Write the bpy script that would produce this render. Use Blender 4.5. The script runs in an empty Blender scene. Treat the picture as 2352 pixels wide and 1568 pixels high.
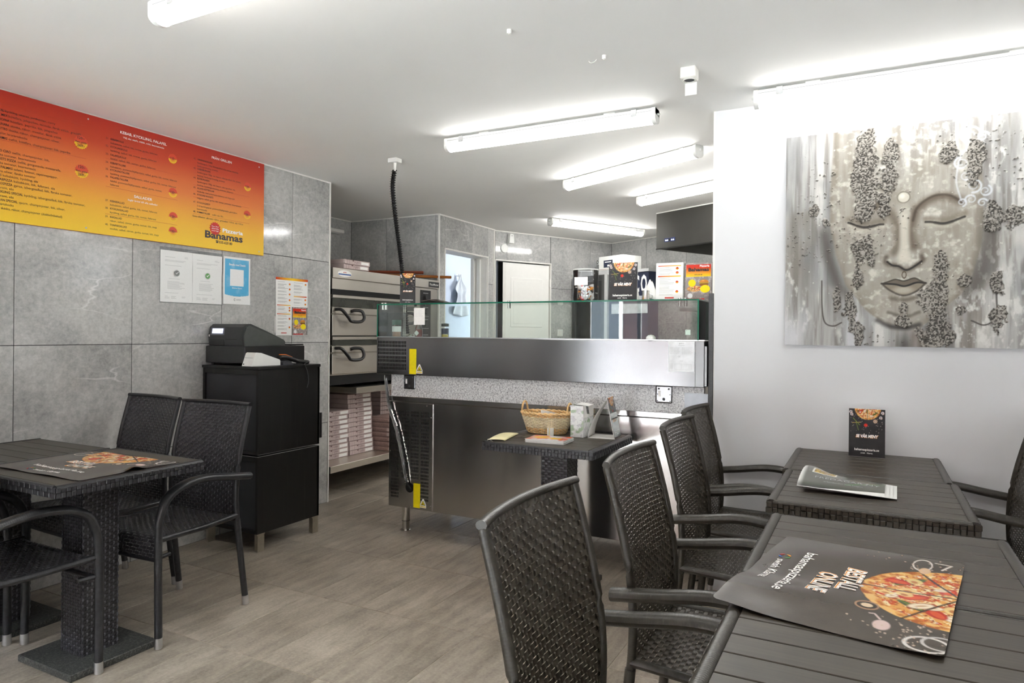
import bpy, bmesh, math, random
import numpy as np
from mathutils import Vector, Matrix
random.seed(7); RNG = np.random.default_rng(11)
PI = math.pi
SC = bpy.context.scene
COL = SC.collection

# ------------------------------------------------------------------ camera
cam_d = bpy.data.cameras.new('camera'); cam = bpy.data.objects.new('camera', cam_d); COL.objects.link(cam)
cam_d.sensor_width = 36.0; cam_d.lens = 24.0; cam_d.shift_y = -18.0/2352.0; cam_d.clip_start = 0.02
cam.matrix_world = Matrix.Translation((0, 0, 1.276)) @ Matrix.Rotation(math.radians(27.7), 4, 'Z') @ Matrix.Rotation(PI/2, 4, 'X') @ Matrix.Rotation(0.0082, 4, 'Z')
SC.camera = cam
# ------------------------------------------------------------------ world (overcast daylight seen through the shop windows)
w = bpy.data.worlds.new('sky'); SC.world = w; w.use_nodes = True
bg = w.node_tree.nodes['Background']; bg.inputs[0].default_value = (0.88, 0.94, 1.0, 1); bg.inputs[1].default_value = 18.5
# ------------------------------------------------------------------ view
vs = SC.view_settings
vs.view_transform = 'Standard'; vs.look = 'None'; vs.gamma = 1.0; vs.use_curve_mapping = False
vs.exposure = 1.38
LAMP_STRENGTH = 7.6

# ================================================================== helpers
def lin(c):
    c = np.asarray(c, float)/255.0
    return np.where(c <= 0.04045, c/12.92, ((c+0.055)/1.055)**2.4)
ORG = {}
def reg(o, parent=None, org=None):
    COL.objects.link(o)
    if parent is not None:
        o.parent = parent; ORG[o.name] = ORG.get(parent.name, Vector((0, 0, 0)))
    else:
        ORG[o.name] = Vector(org) if org is not None else Vector((0, 0, 0))
    return o
def tag(o, label=None, cat=None, group=None, kind=None):
    if label: o['label'] = label
    if cat: o['category'] = cat
    if group: o['group'] = group
    if kind: o['kind'] = kind
    return o
def thing(name, label, cat, loc=(0, 0, 0), rotz=0.0, group=None):
    """Empty at the base of a thing; parts built with world=True keep their world coordinates"""
    o = bpy.data.objects.new(name, None); o.empty_display_size = 0.1
    reg(o, None, loc); o.location = loc; o.rotation_euler = (0, 0, rotz)
    return tag(o, label, cat, group)
def dup(root, loc=None, rotz=None, label=None, group=None, parent=None):
    c = root.copy(); COL.objects.link(c)
    if parent is not None: c.parent = parent
    for ch in list(root.children): dup(ch, parent=c)
    if loc is not None: c.location = loc
    if rotz is not None: c.rotation_euler = (0, 0, rotz)
    if label: c['label'] = label
    if group: c['group'] = group
    return c

class MB:
    def __init__(s): s.v = []; s.f = []; s.uv = []; s.n = 0
    def add(s, v, f, uv=None):
        v = np.asarray(v, float).reshape(-1, 3); b = s.n
        s.v.append(v); s.f += [[b+i for i in q] for q in f]
        s.uv.append(np.zeros((len(v), 2)) if uv is None else np.asarray(uv, float)); s.n += len(v)
        return s
    def box(s, x0, x1, y0, y1, z0, z1, ch=0.0):
        if ch <= 0:
            v = [(x, y, z) for z in (z0, z1) for y in (y0, y1) for x in (x0, x1)]
            return s.add(v, [(0, 2, 3, 1), (4, 5, 7, 6), (0, 1, 5, 4), (2, 6, 7, 3), (0, 4, 6, 2), (1, 3, 7, 5)])
        bm = bmesh.new(); bmesh.ops.create_cube(bm, size=1)
        for q in bm.verts: q.co = Vector(((x0+x1)/2+q.co.x*(x1-x0), (y0+y1)/2+q.co.y*(y1-y0), (z0+z1)/2+q.co.z*(z1-z0)))
        bmesh.ops.bevel(bm, geom=bm.edges[:], offset=ch, segments=2 if ch > 0.004 else 1, affect='EDGES', profile=0.5)
        bm.verts.index_update(); s.add([q.co[:] for q in bm.verts], [[q.index for q in f.verts] for f in bm.faces]); bm.free(); return s
    def prism(s, poly, axis, a, b):
        """extrude a 2-D polygon along an axis; poly in the remaining two axes in x,y,z order"""
        n = len(poly); k = 'xyz'.index(axis); o = [i for i in range(3) if i != k]
        v = []
        for t in (a, b):
            for p in poly:
                q = [0, 0, 0]; q[k] = t; q[o[0]] = p[0]; q[o[1]] = p[1]; v.append(q)
        f = [list(range(n))[::-1], list(range(n, 2*n))] + [[i, (i+1) % n, n+(i+1) % n, n+i] for i in range(n)]
        return s.add(v, f)
    def tube(s, path, r, seg=10, ry=None, up=(0, 0, 1), cap=True, closed=False):
        P = np.asarray(path, float); n = len(P)
        r = np.full(n, r) if np.isscalar(r) else np.asarray(r, float)
        ry = r if ry is None else (np.full(n, ry) if np.isscalar(ry) else np.asarray(ry, float))
        if closed: T = np.roll(P, -1, 0)-np.roll(P, 1, 0)
        else: T = np.gradient(P, axis=0)
        T /= np.linalg.norm(T, axis=1)[:, None]
        up = np.asarray(up, float); A = []
        prev = None
        for t in T:
            u = up - t*np.dot(up, t) if prev is None or True else prev
            if np.linalg.norm(u) < 0.15: u = (prev if prev is not None else np.array([1.0, 0, 0])); u = u-t*np.dot(u, t)
            u = u/np.linalg.norm(u)
            if prev is not None and np.dot(u, prev) < 0: u = -u
            prev = u; A.append(u)
        A = np.array(A); B = np.cross(T, A)
        L = np.concatenate([[0], np.cumsum(np.linalg.norm(np.diff(P, axis=0), axis=1))])
        v = []; uv = []
        for i in range(n):
            for k in range(seg+1):
                a = 2*PI*k/seg
                v.append(P[i]+B[i]*math.cos(a)*r[i]+A[i]*math.sin(a)*ry[i]); uv.append((L[i], k/seg))
        f = []
        m = seg+1
        for i in range(n if closed else n-1):
            j = (i+1) % n
            for k in range(seg): f.append((i*m+k, i*m+k+1, j*m+k+1, j*m+k))
        if cap and not closed:
            f.append([k for k in range(seg)][::-1]); f.append([(n-1)*m+k for k in range(seg)])
        return s.add(v, f, uv)
    def cyl(s, x, y, z0, z1, r, seg=16, r2=None):
        return s.lathe([(0, z0), (r, z0), (r if r2 is None else r2, z1), (0, z1)], seg, (x, y, 0))
    def lathe(s, prof, seg=16, at=(0, 0, 0), sx=1, sy=1):
        v = []; f = []; n = len(prof)
        for (r, z) in prof:
            for k in range(seg):
                a = 2*PI*k/seg; v.append((at[0]+r*sx*math.cos(a), at[1]+r*sy*math.sin(a), at[2]+z))
        for i in range(n-1):
            for k in range(seg):
                q = (k+1) % seg; f.append((i*seg+k, i*seg+q, (i+1)*seg+q, (i+1)*seg+k))
        return s.add(v, f)
    def quad(s, a, b, c, d): return s.add([a, b, c, d], [(0, 1, 2, 3)])
    def xf(s, M):
        M = np.array(M); s.v = [v@M[:3, :3].T+M[:3, 3] for v in s.v]; return s
    def mesh(s, name, off=(0, 0, 0)):
        V = np.concatenate(s.v)-np.array(off); me = bpy.data.meshes.new(name)
        me.from_pydata(V.tolist(), [], s.f)
        if any(u.any() for u in s.uv):
            UV = np.concatenate(s.uv); li = np.empty(len(me.loops), np.int32); me.loops.foreach_get('vertex_index', li)
            me.uv_layers.new(name='UVMap').data.foreach_set('uv', UV[li].ravel())
        return me
    def build(s, name, mat, parent=None, world=True, smooth=None, kind=None, label=None, fix=False):
        off = ORG[parent.name] if (parent is not None and world) else (0, 0, 0)
        me = s.mesh(name, off)
        if fix:
            bm = bmesh.new(); bm.from_mesh(me); bmesh.ops.remove_doubles(bm, verts=bm.verts, dist=1e-5); bmesh.ops.recalc_face_normals(bm, faces=bm.faces); bm.to_mesh(me); bm.free()
        me.materials.append(mat)
        if smooth is True: me.shade_smooth()
        elif smooth: me.shade_smooth(); me.set_sharp_from_angle(angle=math.radians(smooth))
        o = bpy.data.objects.new(name, me); reg(o, parent)
        if kind: o['kind'] = kind
        if label: o['label'] = label
        return o
def solo(mb, name, mat, label, cat, loc, group=None, smooth=None, kind=None, fix=False):
    """a thing that is one mesh, built in world coordinates, origin at loc"""
    me = mb.mesh(name, loc)
    if fix:
        bm = bmesh.new(); bm.from_mesh(me); bmesh.ops.remove_doubles(bm, verts=bm.verts, dist=1e-5); bmesh.ops.recalc_face_normals(bm, faces=bm.faces); bm.to_mesh(me); bm.free()
    me.materials.append(mat)
    if smooth is True: me.shade_smooth()
    elif smooth: me.shade_smooth(); me.set_sharp_from_angle(angle=math.radians(smooth))
    o = bpy.data.objects.new(name, me); reg(o, None, loc); o.location = loc
    return tag(o, label, cat, group, kind)
def struct(mb, name, mat, smooth=None):
    o = mb.build(name, mat, smooth=smooth); o['kind'] = 'structure'; return o
def bez(pts, n=24):
    """smooth Catmull-Rom path through points"""
    P = np.asarray(pts, float); Q = np.vstack([2*P[0]-P[1], P, 2*P[-1]-P[-2]]); out = []
    m = len(P)-1; k = max(2, n//m)
    for i in range(m):
        a, b, c, d = Q[i:i+4]
        for t in np.linspace(0, 1, k, endpoint=False):
            out.append(0.5*((2*b)+(-a+c)*t+(2*a-5*b+4*c-d)*t*t+(-a+3*b-3*c+d)*t**3))
    out.append(P[-1]); return np.array(out)

# ---- 2-D noise for painted prints and canvases
def vnoise(x, y, seed=0):
    r = np.random.default_rng(seed); T = r.random((256, 256))
    xi = np.floor(x).astype(int); yi = np.floor(y).astype(int); fx = x-xi; fy = y-yi
    fx = fx*fx*(3-2*fx); fy = fy*fy*(3-2*fy)
    g = lambda a, b: T[a % 256, b % 256]
    return (g(xi, yi)*(1-fx)+g(xi+1, yi)*fx)*(1-fy)+(g(xi, yi+1)*(1-fx)+g(xi+1, yi+1)*fx)*fy
def fbm(x, y, seed=0, o=4):
    s = 0; a = 0.5; t = 0
    for i in range(o): s = s+a*vnoise(x*2**i, y*2**i, seed+i); t += a; a *= 0.5
    return s/t
def sst(a, b, x): t = np.clip((x-a)/(b-a), 0, 1); return t*t*(3-2*t)
class Pic:
    """a small painter working on linear colour over a uv grid, u right and v up, in metres"""
    def __init__(s, w, h, nx, ny, base):
        s.w, s.h, s.nx, s.ny = w, h, nx, ny
        s.u, s.v = np.meshgrid(np.linspace(0, w, nx), np.linspace(0, h, ny))
        s.c = np.ones((ny, nx, 3))*lin(base); s.z = np.zeros((ny, nx))
    def mix(s, m, col, raw=False):
        m = np.clip(m, 0, 1)[..., None]; col = np.asarray(col) if raw else lin(col); s.c = s.c*(1-m)+col*m
    def disc(s, x, y, r, col, soft=0.002, sx=1, sy=1, a=1): 
        d = np.hypot((s.u-x)/sx, (s.v-y)/sy); s.mix(a*sst(r+soft, r-soft, d), col)
    def ring(s, x, y, r, t, col, sx=1, sy=1, a=1):
        d = np.hypot((s.u-x)/sx, (s.v-y)/sy); s.mix(a*sst(t, t*0.4, np.abs(d-r)), col)
    def rect(s, x0, x1, y0, y1, col, a=1): s.mix(a*((s.u >= x0) & (s.u <= x1) & (s.v >= y0) & (s.v <= y1)), col)
    def stroke(s, pts, t, col, a=1, soft=0.5):
        D = np.full(s.u.shape, 9.0)
        for (x0, y0), (x1, y1) in zip(pts[:-1], pts[1:]):
            dx, dy = x1-x0, y1-y0; q = np.clip(((s.u-x0)*dx+(s.v-y0)*dy)/(dx*dx+dy*dy+1e-12), 0, 1)
            D = np.minimum(D, np.hypot(s.u-x0-q*dx, s.v-y0-q*dy))
        s.mix(a*sst(t, t*soft, D), col); return D
    def obj(s, name, mat, parent, place, world=True, smooth=True):
        """place(u, v, z) -> xyz arrays"""
        P = np.stack(place(s.u, s.v, s.z), -1).reshape(-1, 3)
        nx, ny = s.nx, s.ny; i = np.arange(nx*ny).reshape(ny, nx)
        F = np.stack([i[:-1, :-1], i[:-1, 1:], i[1:, 1:], i[1:, :-1]], -1).reshape(-1, 4)
        off = np.array(ORG[parent.name]) if (parent is not None and world) else np.zeros(3)
        me = bpy.data.meshes.new(name); n = len(F)
        me.vertices.add(len(P)); me.vertices.foreach_set('co', (P-off).ravel().astype(np.float32))
        me.loops.add(n*4); me.loops.foreach_set('vertex_index', F.ravel().astype(np.int32))
        me.polygons.add(n); me.polygons.foreach_set('loop_start', np.arange(0, n*4, 4, dtype=np.int32))
        me.update(calc_edges=True); me.validate()
        at = me.color_attributes.new('Col', 'FLOAT_COLOR', 'POINT')
        at.data.foreach_set('color', np.concatenate([s.c.reshape(-1, 3), np.ones((nx*ny, 1))], 1).ravel().astype(np.float32))
        me.materials.append(mat)
        if smooth: me.shade_smooth()
        o = bpy.data.objects.new(name, me); reg(o, parent); return o

# ---- lettering
_tc = bpy.data.curves.new('_t', 'FONT'); _tc.dimensions = '2D'; _tc.fill_mode = 'FRONT'; _tc.resolution_u = 2
_to = bpy.data.objects.new('_t', _tc)
_cache = {}
def glyphs(s, bold=0.0):
    k = (s, bold)
    if k not in _cache:
        _tc.body = s; _tc.size = 1.0; _tc.offset = bold
        me = bpy.data.meshes.new_from_object(_to)
        V = np.empty(len(me.vertices)*3); me.vertices.foreach_get('co', V); F = [tuple(p.vertices) for p in me.polygons]
        bpy.data.meshes.remove(me); V = V.reshape(-1, 3)
        if len(V): V[:, 0] -= V[:, 0].min()
        _cache[k] = (V, F)
    return _cache[k]
class Text:
    def __init__(s): s.mb = MB(); s.any = False
    def put(s, txt, x, y, size, bold=0.0, align='l', width=None, shear=0.0, rot=0.0):
        V, F = glyphs(txt, bold)
        if not len(V): return s
        V = V.copy()*size; W = V[:, 0].max()
        if width: V[:, 0] *= width/W; W = width
        V[:, 0] += V[:, 1]*shear
        if align == 'c': V[:, 0] -= W/2
        if align == 'r': V[:, 0] -= W
        c, q = math.cos(rot), math.sin(rot)
        V = np.stack([V[:, 0]*c-V[:, 1]*q+x, V[:, 0]*q+V[:, 1]*c+y, np.zeros(len(V))], 1)
        s.mb.add(V, F); s.any = True; return s
    def build(s, name, mat, parent, place, world=True, label=None):
        s.mb.v = [np.stack(place(v[:, 0], v[:, 1], v[:, 2]), -1) for v in s.mb.v]
        return s.mb.build(name, mat, parent, world, label=label)

# ================================================================== materials
class NT:
    def __init__(s, name):
        s.m = bpy.data.materials.new(name); s.m.use_nodes = True; s.t = s.m.node_tree; s.p = s.t.nodes['Principled BSDF']
        s.out = s.t.nodes['Material Output']
    def n(s, typ, **k):
        q = s.t.nodes.new(typ)
        for a, b in k.items():
            if a.startswith('i_'): q.inputs[a[2:].replace('_', ' ')].default_value = b
            else: setattr(q, a, b)
        return q
    def l(s, a, b): s.t.links.new(a, b)
    def coords(s, scale=(1, 1, 1), kind='Object', rnd=True):
        tc = s.n('ShaderNodeTexCoord'); mp = s.n('ShaderNodeMapping'); mp.inputs['Scale'].default_value = scale
        s.l(tc.outputs[kind], mp.inputs['Vector'])
        if rnd:
            oi = s.n('ShaderNodeObjectInfo'); ml = s.n('ShaderNodeMath', operation='MULTIPLY'); ml.inputs[1].default_value = 37.0
            s.l(oi.outputs['Random'], ml.inputs[0]); s.l(ml.outputs[0], mp.inputs['Location'])
        return mp.outputs['Vector']
    def noise(s, vec, scale, detail=4, rough=0.55, dist=0.0):
        q = s.n('ShaderNodeTexNoise'); q.inputs['Scale'].default_value = scale; q.inputs['Detail'].default_value = detail
        q.inputs['Roughness'].default_value = rough; q.inputs['Distortion'].default_value = dist; s.l(vec, q.inputs['Vector']); return q.outputs['Fac']
    def ramp(s, fac, stops, interp='LINEAR'):
        q = s.n('ShaderNodeValToRGB'); q.color_ramp.interpolation = interp; e = q.color_ramp.elements
        while len(e) < len(stops): e.new(0.5)
        for k, (p, c) in enumerate(stops): e[k].position = p; e[k].color = (*c, 1) if len(c) == 3 else c
        s.l(fac, q.inputs[0]); return q.outputs[0]
    def mixc(s, fac, a, b, mode='MIX'):
        q = s.n('ShaderNodeMix', data_type='RGBA', blend_type=mode)
        for sock, x in ((q.inputs[0], fac), (q.inputs[6], a), (q.inputs[7], b)):
            if hasattr(x, 'links'): s.l(x, sock)
            else: sock.default_value = x if not isinstance(x, tuple) else ((*x, 1) if len(x) == 3 else x)
        return q.outputs[2]
    def math(s, op, a, b=0.0):
        q = s.n('ShaderNodeMath', operation=op)
        for k, x in ((0, a), (1, b)):
            if hasattr(x, 'links'): s.l(x, q.inputs[k])
            else: q.inputs[k].default_value = x
        return q.outputs[0]
    def bump(s, h, strength, dist=0.001):
        q = s.n('ShaderNodeBump'); q.inputs['Strength'].default_value = strength; q.inputs['Distance'].default_value = dist
        s.l(h, q.inputs['Height']); s.l(q.outputs[0], s.p.inputs['Normal']); return q
    def base(s, c): 
        if hasattr(c, 'links'): s.l(c, s.p.inputs['Base Color'])
        else: s.p.inputs['Base Color'].default_value = (*c, 1)
    def set(s, rough=0.5, metal=0.0, spec=0.5, coat=0.0):
        s.p.inputs['Roughness'].default_value = rough; s.p.inputs['Metallic'].default_value = metal
        s.p.inputs['Specular IOR Level'].default_value = spec; s.p.inputs['Coat Weight'].default_value = coat; return s
L3 = lambda c: tuple(lin(c))
def pm(name, rgb, rough=0.5, metal=0.0, var=0.10, scale=25.0, bump=0.0, bscale=150.0, spec=0.5, coat=0.0, stretch=(1, 1, 1)):
    """plain procedural material: colour with a little noise, optional fine relief"""
    t = NT(name); vec = t.coords(stretch); c = np.array(L3(rgb))
    f = t.noise(vec, scale); a = tuple(np.clip(c*(1-var), 0, 1)); b = tuple(np.clip(c*(1+var), 0, 1))
    t.base(t.ramp(f, [(0.3, a), (0.7, b)])); t.set(rough, metal, spec, coat)
    if bump: t.bump(t.noise(vec, bscale, 3), bump)
    return t.m
M = {}
def tile_mat(name, lo, hi, vein, rough, vscale=1.0):
    t = NT(name); v = t.coords((1, 1, 1))
    a = t.noise(v, 2.2*vscale, 6, 0.62, 0.4); b = t.noise(v, 42*vscale, 4, 0.75); k = t.math('ADD', t.math('MULTIPLY', a, 0.55), t.math('MULTIPLY', b, 0.45))
    base = t.ramp(k, [(0.36, L3(lo)), (0.62, L3(hi))])
    # thin pale veins running diagonally
    mp = t.coords((1.0, 1.0, 1.0)); rot = t.n('ShaderNodeMapping'); rot.inputs['Rotation'].default_value = (0.75, 0.75, 0.75); rot.inputs['Scale'].default_value = (0.5, 2.4, 2.4); t.l(mp, rot.inputs['Vector'])
    dn = t.n('ShaderNodeTexNoise'); dn.inputs['Scale'].default_value = 9.0; t.l(rot.outputs[0], dn.inputs['Vector']); dv = t.n('ShaderNodeVectorMath', operation='SCALE'); dv.inputs['Scale'].default_value = 0.10; t.l(dn.outputs['Color'], dv.inputs[0]); da = t.n('ShaderNodeVectorMath', operation='ADD'); t.l(rot.outputs[0], da.inputs[0]); t.l(dv.outputs[0], da.inputs[1])
    vo = t.n('ShaderNodeTexVoronoi', feature='DISTANCE_TO_EDGE'); vo.inputs['Scale'].default_value = 1.7*vscale; t.l(da.outputs[0], vo.inputs['Vector']); vm = t.ramp(vo.outputs['Distance'], [(0.0, (1, 1, 1)), (0.010, (0, 0, 0))])
    n3 = t.noise(v, 3.0, 2); vm2 = t.math('MULTIPLY', vm, t.ramp(n3, [(0.45, (0, 0, 0)), (0.62, (1, 1, 1))]))
    t.base(t.mixc(t.math('MULTIPLY', vm2, 0.55), base, L3(vein))); t.set(rough)
    t.bump(t.noise(v, 3.0, 2), 0.08, 0.002)
    return t.m
M['tile'] = tile_mat('wall_tile', (152, 152, 150), (204, 203, 200), (236, 235, 232), 0.10)
M['grout'] = pm('grout', (62, 62, 62), 0.8)
def floor_tile():
    t = NT('floor_tile'); v = t.coords((1, 1, 1)); oi = t.n('ShaderNodeObjectInfo')
    s = t.coords((9, 1.6, 1)); a = t.noise(s, 2.6, 6, 0.65, 0.3); b = t.noise(v, 3.5, 5, 0.6); c = t.noise(v, 90, 3, 0.7)
    k = t.math('ADD', t.math('MULTIPLY', a, 0.4), t.math('ADD', t.math('MULTIPLY', b, 0.35), t.math('MULTIPLY', c, 0.25)))
    col = t.ramp(k, [(0.34, L3((114, 106, 95))), (0.50, L3((160, 150, 136))), (0.66, L3((192, 182, 167)))])
    mul = t.math('ADD', 0.86, t.math('MULTIPLY', oi.outputs['Random'], 0.26))
    cc = t.n('ShaderNodeCombineColor'); [t.l(mul, cc.inputs[i]) for i in range(3)]
    t.base(t.mixc(1.0, col, cc.outputs[0], 'MULTIPLY')); t.set(0.36)
    t.l(t.ramp(b, [(0.3, (0.36,)*3), (0.7, (0.50,)*3)]), t.p.inputs['Roughness'])
    t.bump(t.noise(s, 14, 4), 0.12, 0.0015); return t.m
M['floor'] = floor_tile()
M['floor_grout'] = pm('floor_grout', (176, 166, 148), 0.8)
M['ceiling'] = pm('ceiling_paint', (240, 239, 236), 0.75, var=0.02, scale=1.2, bump=0.15, bscale=4)
M['paint'] = pm('wall_paint', (216, 216, 217), 0.55, var=0.015, scale=2, bump=0.04, bscale=220)
M['trim'] = pm('white_trim', (232, 230, 224), 0.4, var=0.03)
M['bluewall'] = pm('pale_blue_paint', (196, 205, 218), 0.6, var=0.03, scale=3)
M['white'] = pm('white_plastic', (232, 232, 228), 0.35, var=0.02)
M['doorwhite'] = pm('white_door_lacquer', (240, 239, 234), 0.3, var=0.015)
M['black'] = pm('black_plastic', (30, 30, 31), 0.38, var=0.15, bump=0.05, bscale=600)
M['blackmat'] = pm('black_matt', (12, 12, 12), 0.8)
M['charcoal'] = pm('charcoal_plastic', (46, 47, 47), 0.42, var=0.1, bump=0.05, bscale=600)
M['rubber'] = pm('grey_rubber', (60, 62, 66), 0.6)
M['alu'] = pm('aluminium', (205, 206, 208), 0.3, 1.0, var=0.05)
M['chrome'] = pm('polished_steel', (215, 214, 210), 0.12, 1.0, var=0.04)
def steel(name, rgb, r0, r1, axis=(1.5, 1.5, 260), b=0.10, aniso=0.0):
    t = NT(name); v = t.coords(axis, rnd=False); f = t.noise(v, 1.0, 4, 0.6); w2 = t.coords((1, 1, 1), rnd=False); g = t.noise(w2, 2.4, 3)
    c = np.array(L3(rgb)); t.base(t.ramp(g, [(0.3, tuple(c*0.92)), (0.7, tuple(np.clip(c*1.05, 0, 1)))])); t.set(0.25, 1.0)
    t.l(t.ramp(g, [(0.3, (r0,)*3), (0.7, (r1,)*3)]), t.p.inputs['Roughness'])
    h = t.math('ADD', t.math('MULTIPLY', f, 0.04), t.math('MULTIPLY', t.noise(w2, 1.6, 1), 1.0)); t.bump(h, b, 0.012)
    if aniso:
        tg = t.n('ShaderNodeTangent', direction_type='RADIAL', axis='Z'); t.l(tg.outputs[0], t.p.inputs['Tangent']); t.p.inputs['Anisotropic'].default_value = aniso; t.p.inputs['Anisotropic Rotation'].default_value = 0.25
    return t.m
M['steel'] = steel('brushed_steel', (132, 132, 133), 0.18, 0.23, aniso=0.7)
M['steelw'] = steel('warm_steel', (214, 208, 198), 0.33, 0.40)
M['stainless'] = steel('counter_steel', (208, 206, 203), 0.17, 0.22, aniso=0.75)
def granite(name, stops, sc, rough):
    t = NT(name); v = t.coords((1, 1, 1), rnd=False); f = t.noise(v, sc, 3, 0.8); g = t.noise(v, sc*2.6, 2, 0.7)
    k = t.math('ADD', t.math('MULTIPLY', f, 0.6), t.math('MULTIPLY', g, 0.4)); t.base(t.ramp(k, [(p, L3(c)) for p, c in stops])); t.set(rough); return t.m
M['granite'] = granite('light_granite', [(0.36, (96, 96, 100)), (0.44, (168, 168, 170)), (0.52, (214, 214, 214)), (0.66, (240, 240, 240))], 95, 0.35)
M['granite_dark'] = granite('dark_granite', [(0.34, (30, 32, 32)), (0.5, (60, 62, 60)), (0.62, (108, 108, 104))], 120, 0.45)
def blackwood():
    t = NT('black_stained_wood'); v = t.coords((40, 40, 1.6)); f = t.noise(v, 1.2, 5, 0.6, 0.3)
    t.base(t.ramp(f, [(0.4, L3((9, 9, 9))), (0.62, L3((17, 16, 15))), (0.74, L3((44, 42, 38)))])); t.set(0.42); t.bump(f, 0.15, 0.001); return t.m
M['blackwood'] = blackwood()
def wicker(name, rgb, rough):
    t = NT(name); tc = t.coords((1, 1, 1), rnd=False); f = t.noise(tc, 60, 3, 0.6); s = t.coords((300, 300, 60), rnd=False); g = t.noise(s, 1.0, 2)
    c = np.array(L3(rgb)); k = t.math('ADD', t.math('MULTIPLY', f, 0.6), t.math('MULTIPLY', g, 0.4))
    t.base(t.ramp(k, [(0.3, tuple(c*0.62)), (0.7, tuple(c*1.4))])); t.set(rough, 0, 0.5); t.bump(g, 0.25, 0.0008); return t.m
M['wicker'] = wicker('black_poly_rattan', (52, 52, 55), 0.33)
M['wicker_warp'] = wicker('black_rattan_lit_tick', (92, 93, 99), 0.28)  # same black strip, painted paler to stand for the lit gloss on it
M['wicker2_warp'] = wicker('dusty_warm_lit_tick', (76, 70, 59), 0.32)  # paler ticks again: lit gloss and warm lamp light in the colour
M['wicker2'] = wicker('dusty_warm_lit_rattan', (62, 56, 46), 0.36)  # same rattan as the black set, browned by painted warm lamp light and dust
def wrap(name, rgb, rough):
    """rattan strip wound around a tube: fine rings along the tube"""
    t = NT(name); uv = t.n('ShaderNodeUVMap'); sp = t.n('ShaderNodeSeparateXYZ'); t.l(uv.outputs[0], sp.inputs[0])
    h = t.math('ABSOLUTE', t.math('SINE', t.math('MULTIPLY', sp.outputs[0], PI/0.0065)))
    c = np.array(L3(rgb)); f = t.noise(t.coords((1, 1, 1), rnd=False), 70, 3)
    col = t.ramp(f, [(0.3, tuple(c*0.7)), (0.7, tuple(c*1.35))]); t.base(t.mixc(t.ramp(h, [(0.0, (0.6, 0.6, 0.6)), (0.22, (0, 0, 0))]), col, tuple(c*0.35)))
    t.set(rough); t.bump(h, 0.22, 0.0008); return t.m
M['wrap'] = wrap('black_rattan_winding', (42, 43, 46), 0.32)
M['wrap2'] = wrap('dusty_warm_lit_winding', (52, 48, 40), 0.35)  # same winding as above with warm lamp light and dust put into its colour
def plank():
    t = NT('dark_composite_plank'); v = t.coords((1.5, 60, 60)); f = t.noise(v, 2.0, 4, 0.6); g = t.noise(t.coords((1, 1, 1)), 6, 4)
    t.base(t.ramp(t.math('ADD', t.math('MULTIPLY', f, 0.5), t.math('MULTIPLY', g, 0.5)), [(0.3, L3((44, 39, 32))), (0.7, L3((74, 67, 56)))])); t.set(0.40); t.bump(f, 0.15, 0.0008); return t.m
M['plank'] = plank()
def glass(name, tint, rough=0.0, ior=1.5):
    t = NT(name); tr = t.n('ShaderNodeBsdfTransparent'); tr.inputs[0].default_value = (*tint, 1); gl = t.n('ShaderNodeBsdfGlossy'); gl.inputs['Roughness'].default_value = rough
    fr = t.n('ShaderNodeFresnel'); fr.inputs[0].default_value = ior; mx = t.n('ShaderNodeMixShader')
    f = t.noise(t.coords((1, 1, 1)), 3, 2); gl_c = t.ramp(f, [(0.3, (0.95,)*3), (0.7, (1, 1, 1))]); t.l(gl_c, gl.inputs[0])
    t.l(fr.outputs[0], mx.inputs[0]); t.l(tr.outputs[0], mx.inputs[1]); t.l(gl.outputs[0], mx.inputs[2]); t.l(mx.outputs[0], t.out.inputs[0]); return t.m
M['glass'] = glass('display_glass', (0.93, 0.975, 0.95))
M['clear'] = glass('clear_plastic', (0.96, 0.97, 0.98), 0.08)
M['darkglass'] = pm('oven_glass', (50, 52, 44), 0.08, 0.0, var=0.2, scale=4, spec=0.8)
M['glassedge'] = pm('green_glass_edge', (12, 104, 78), 0.15, var=0.15)
def emis(name, rgb, strength):
    t = NT(name); f = t.noise(t.coords((1, 1, 1)), 2, 1); t.base((0.9, 0.9, 0.9)); t.l(t.ramp(f, [(0, rgb), (1, tuple(min(1, c*1.03) for c in rgb))]), t.p.inputs['Emission Color'])
    t.p.inputs['Emission Strength'].default_value = strength; return t.m
M['lamp'] = emis('led_diffuser', (1.0, 0.985, 0.955), LAMP_STRENGTH)
M['lampk'] = emis('led_diffuser_kitchen', (1.0, 0.985, 0.955), 14.0)
M['lcd'] = emis('lcd_screen', (0.42, 0.46, 0.72), 0.55)
M['led'] = emis('white_led', (0.8, 0.9, 1.0), 2.0)
def vcol(name, rough, spec=0.5, coat=0.0, bump=0.0):
    t = NT(name); a = t.n('ShaderNodeVertexColor'); a.layer_name = 'Col'; v = t.coords((1, 1, 1), rnd=False); f = t.noise(v, 180, 2)
    t.base(t.mixc(1.0, a.outputs[0], t.ramp(f, [(0.3, (0.96,)*3), (0.7, (1.0,)*3)]), 'MULTIPLY')); t.set(rough, 0, spec, coat)
    if bump: t.bump(f, bump, 0.0006)
    return t.m
M['print'] = vcol('matt_print', 0.5); M['gloss'] = vcol('glossy_print', 0.22, 0.5); M['canvas'] = vcol('painted_canvas', 0.55, 0.4, 0, 0.3)
M['gloss2'] = vcol('laminated_print', 0.12, 0.6)
def ink(name, rgb, rough=0.45): M[name] = pm(name, rgb, rough, var=0.05, scale=60)
ink('ink_dark', (48, 30, 22)); ink('ink_white', (250, 248, 244)); ink('ink_red', (200, 40, 24)); ink('ink_black', (24, 24, 25)); ink('ink_orange', (232, 150, 40)); ink('ink_grey', (150, 150, 150))
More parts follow.
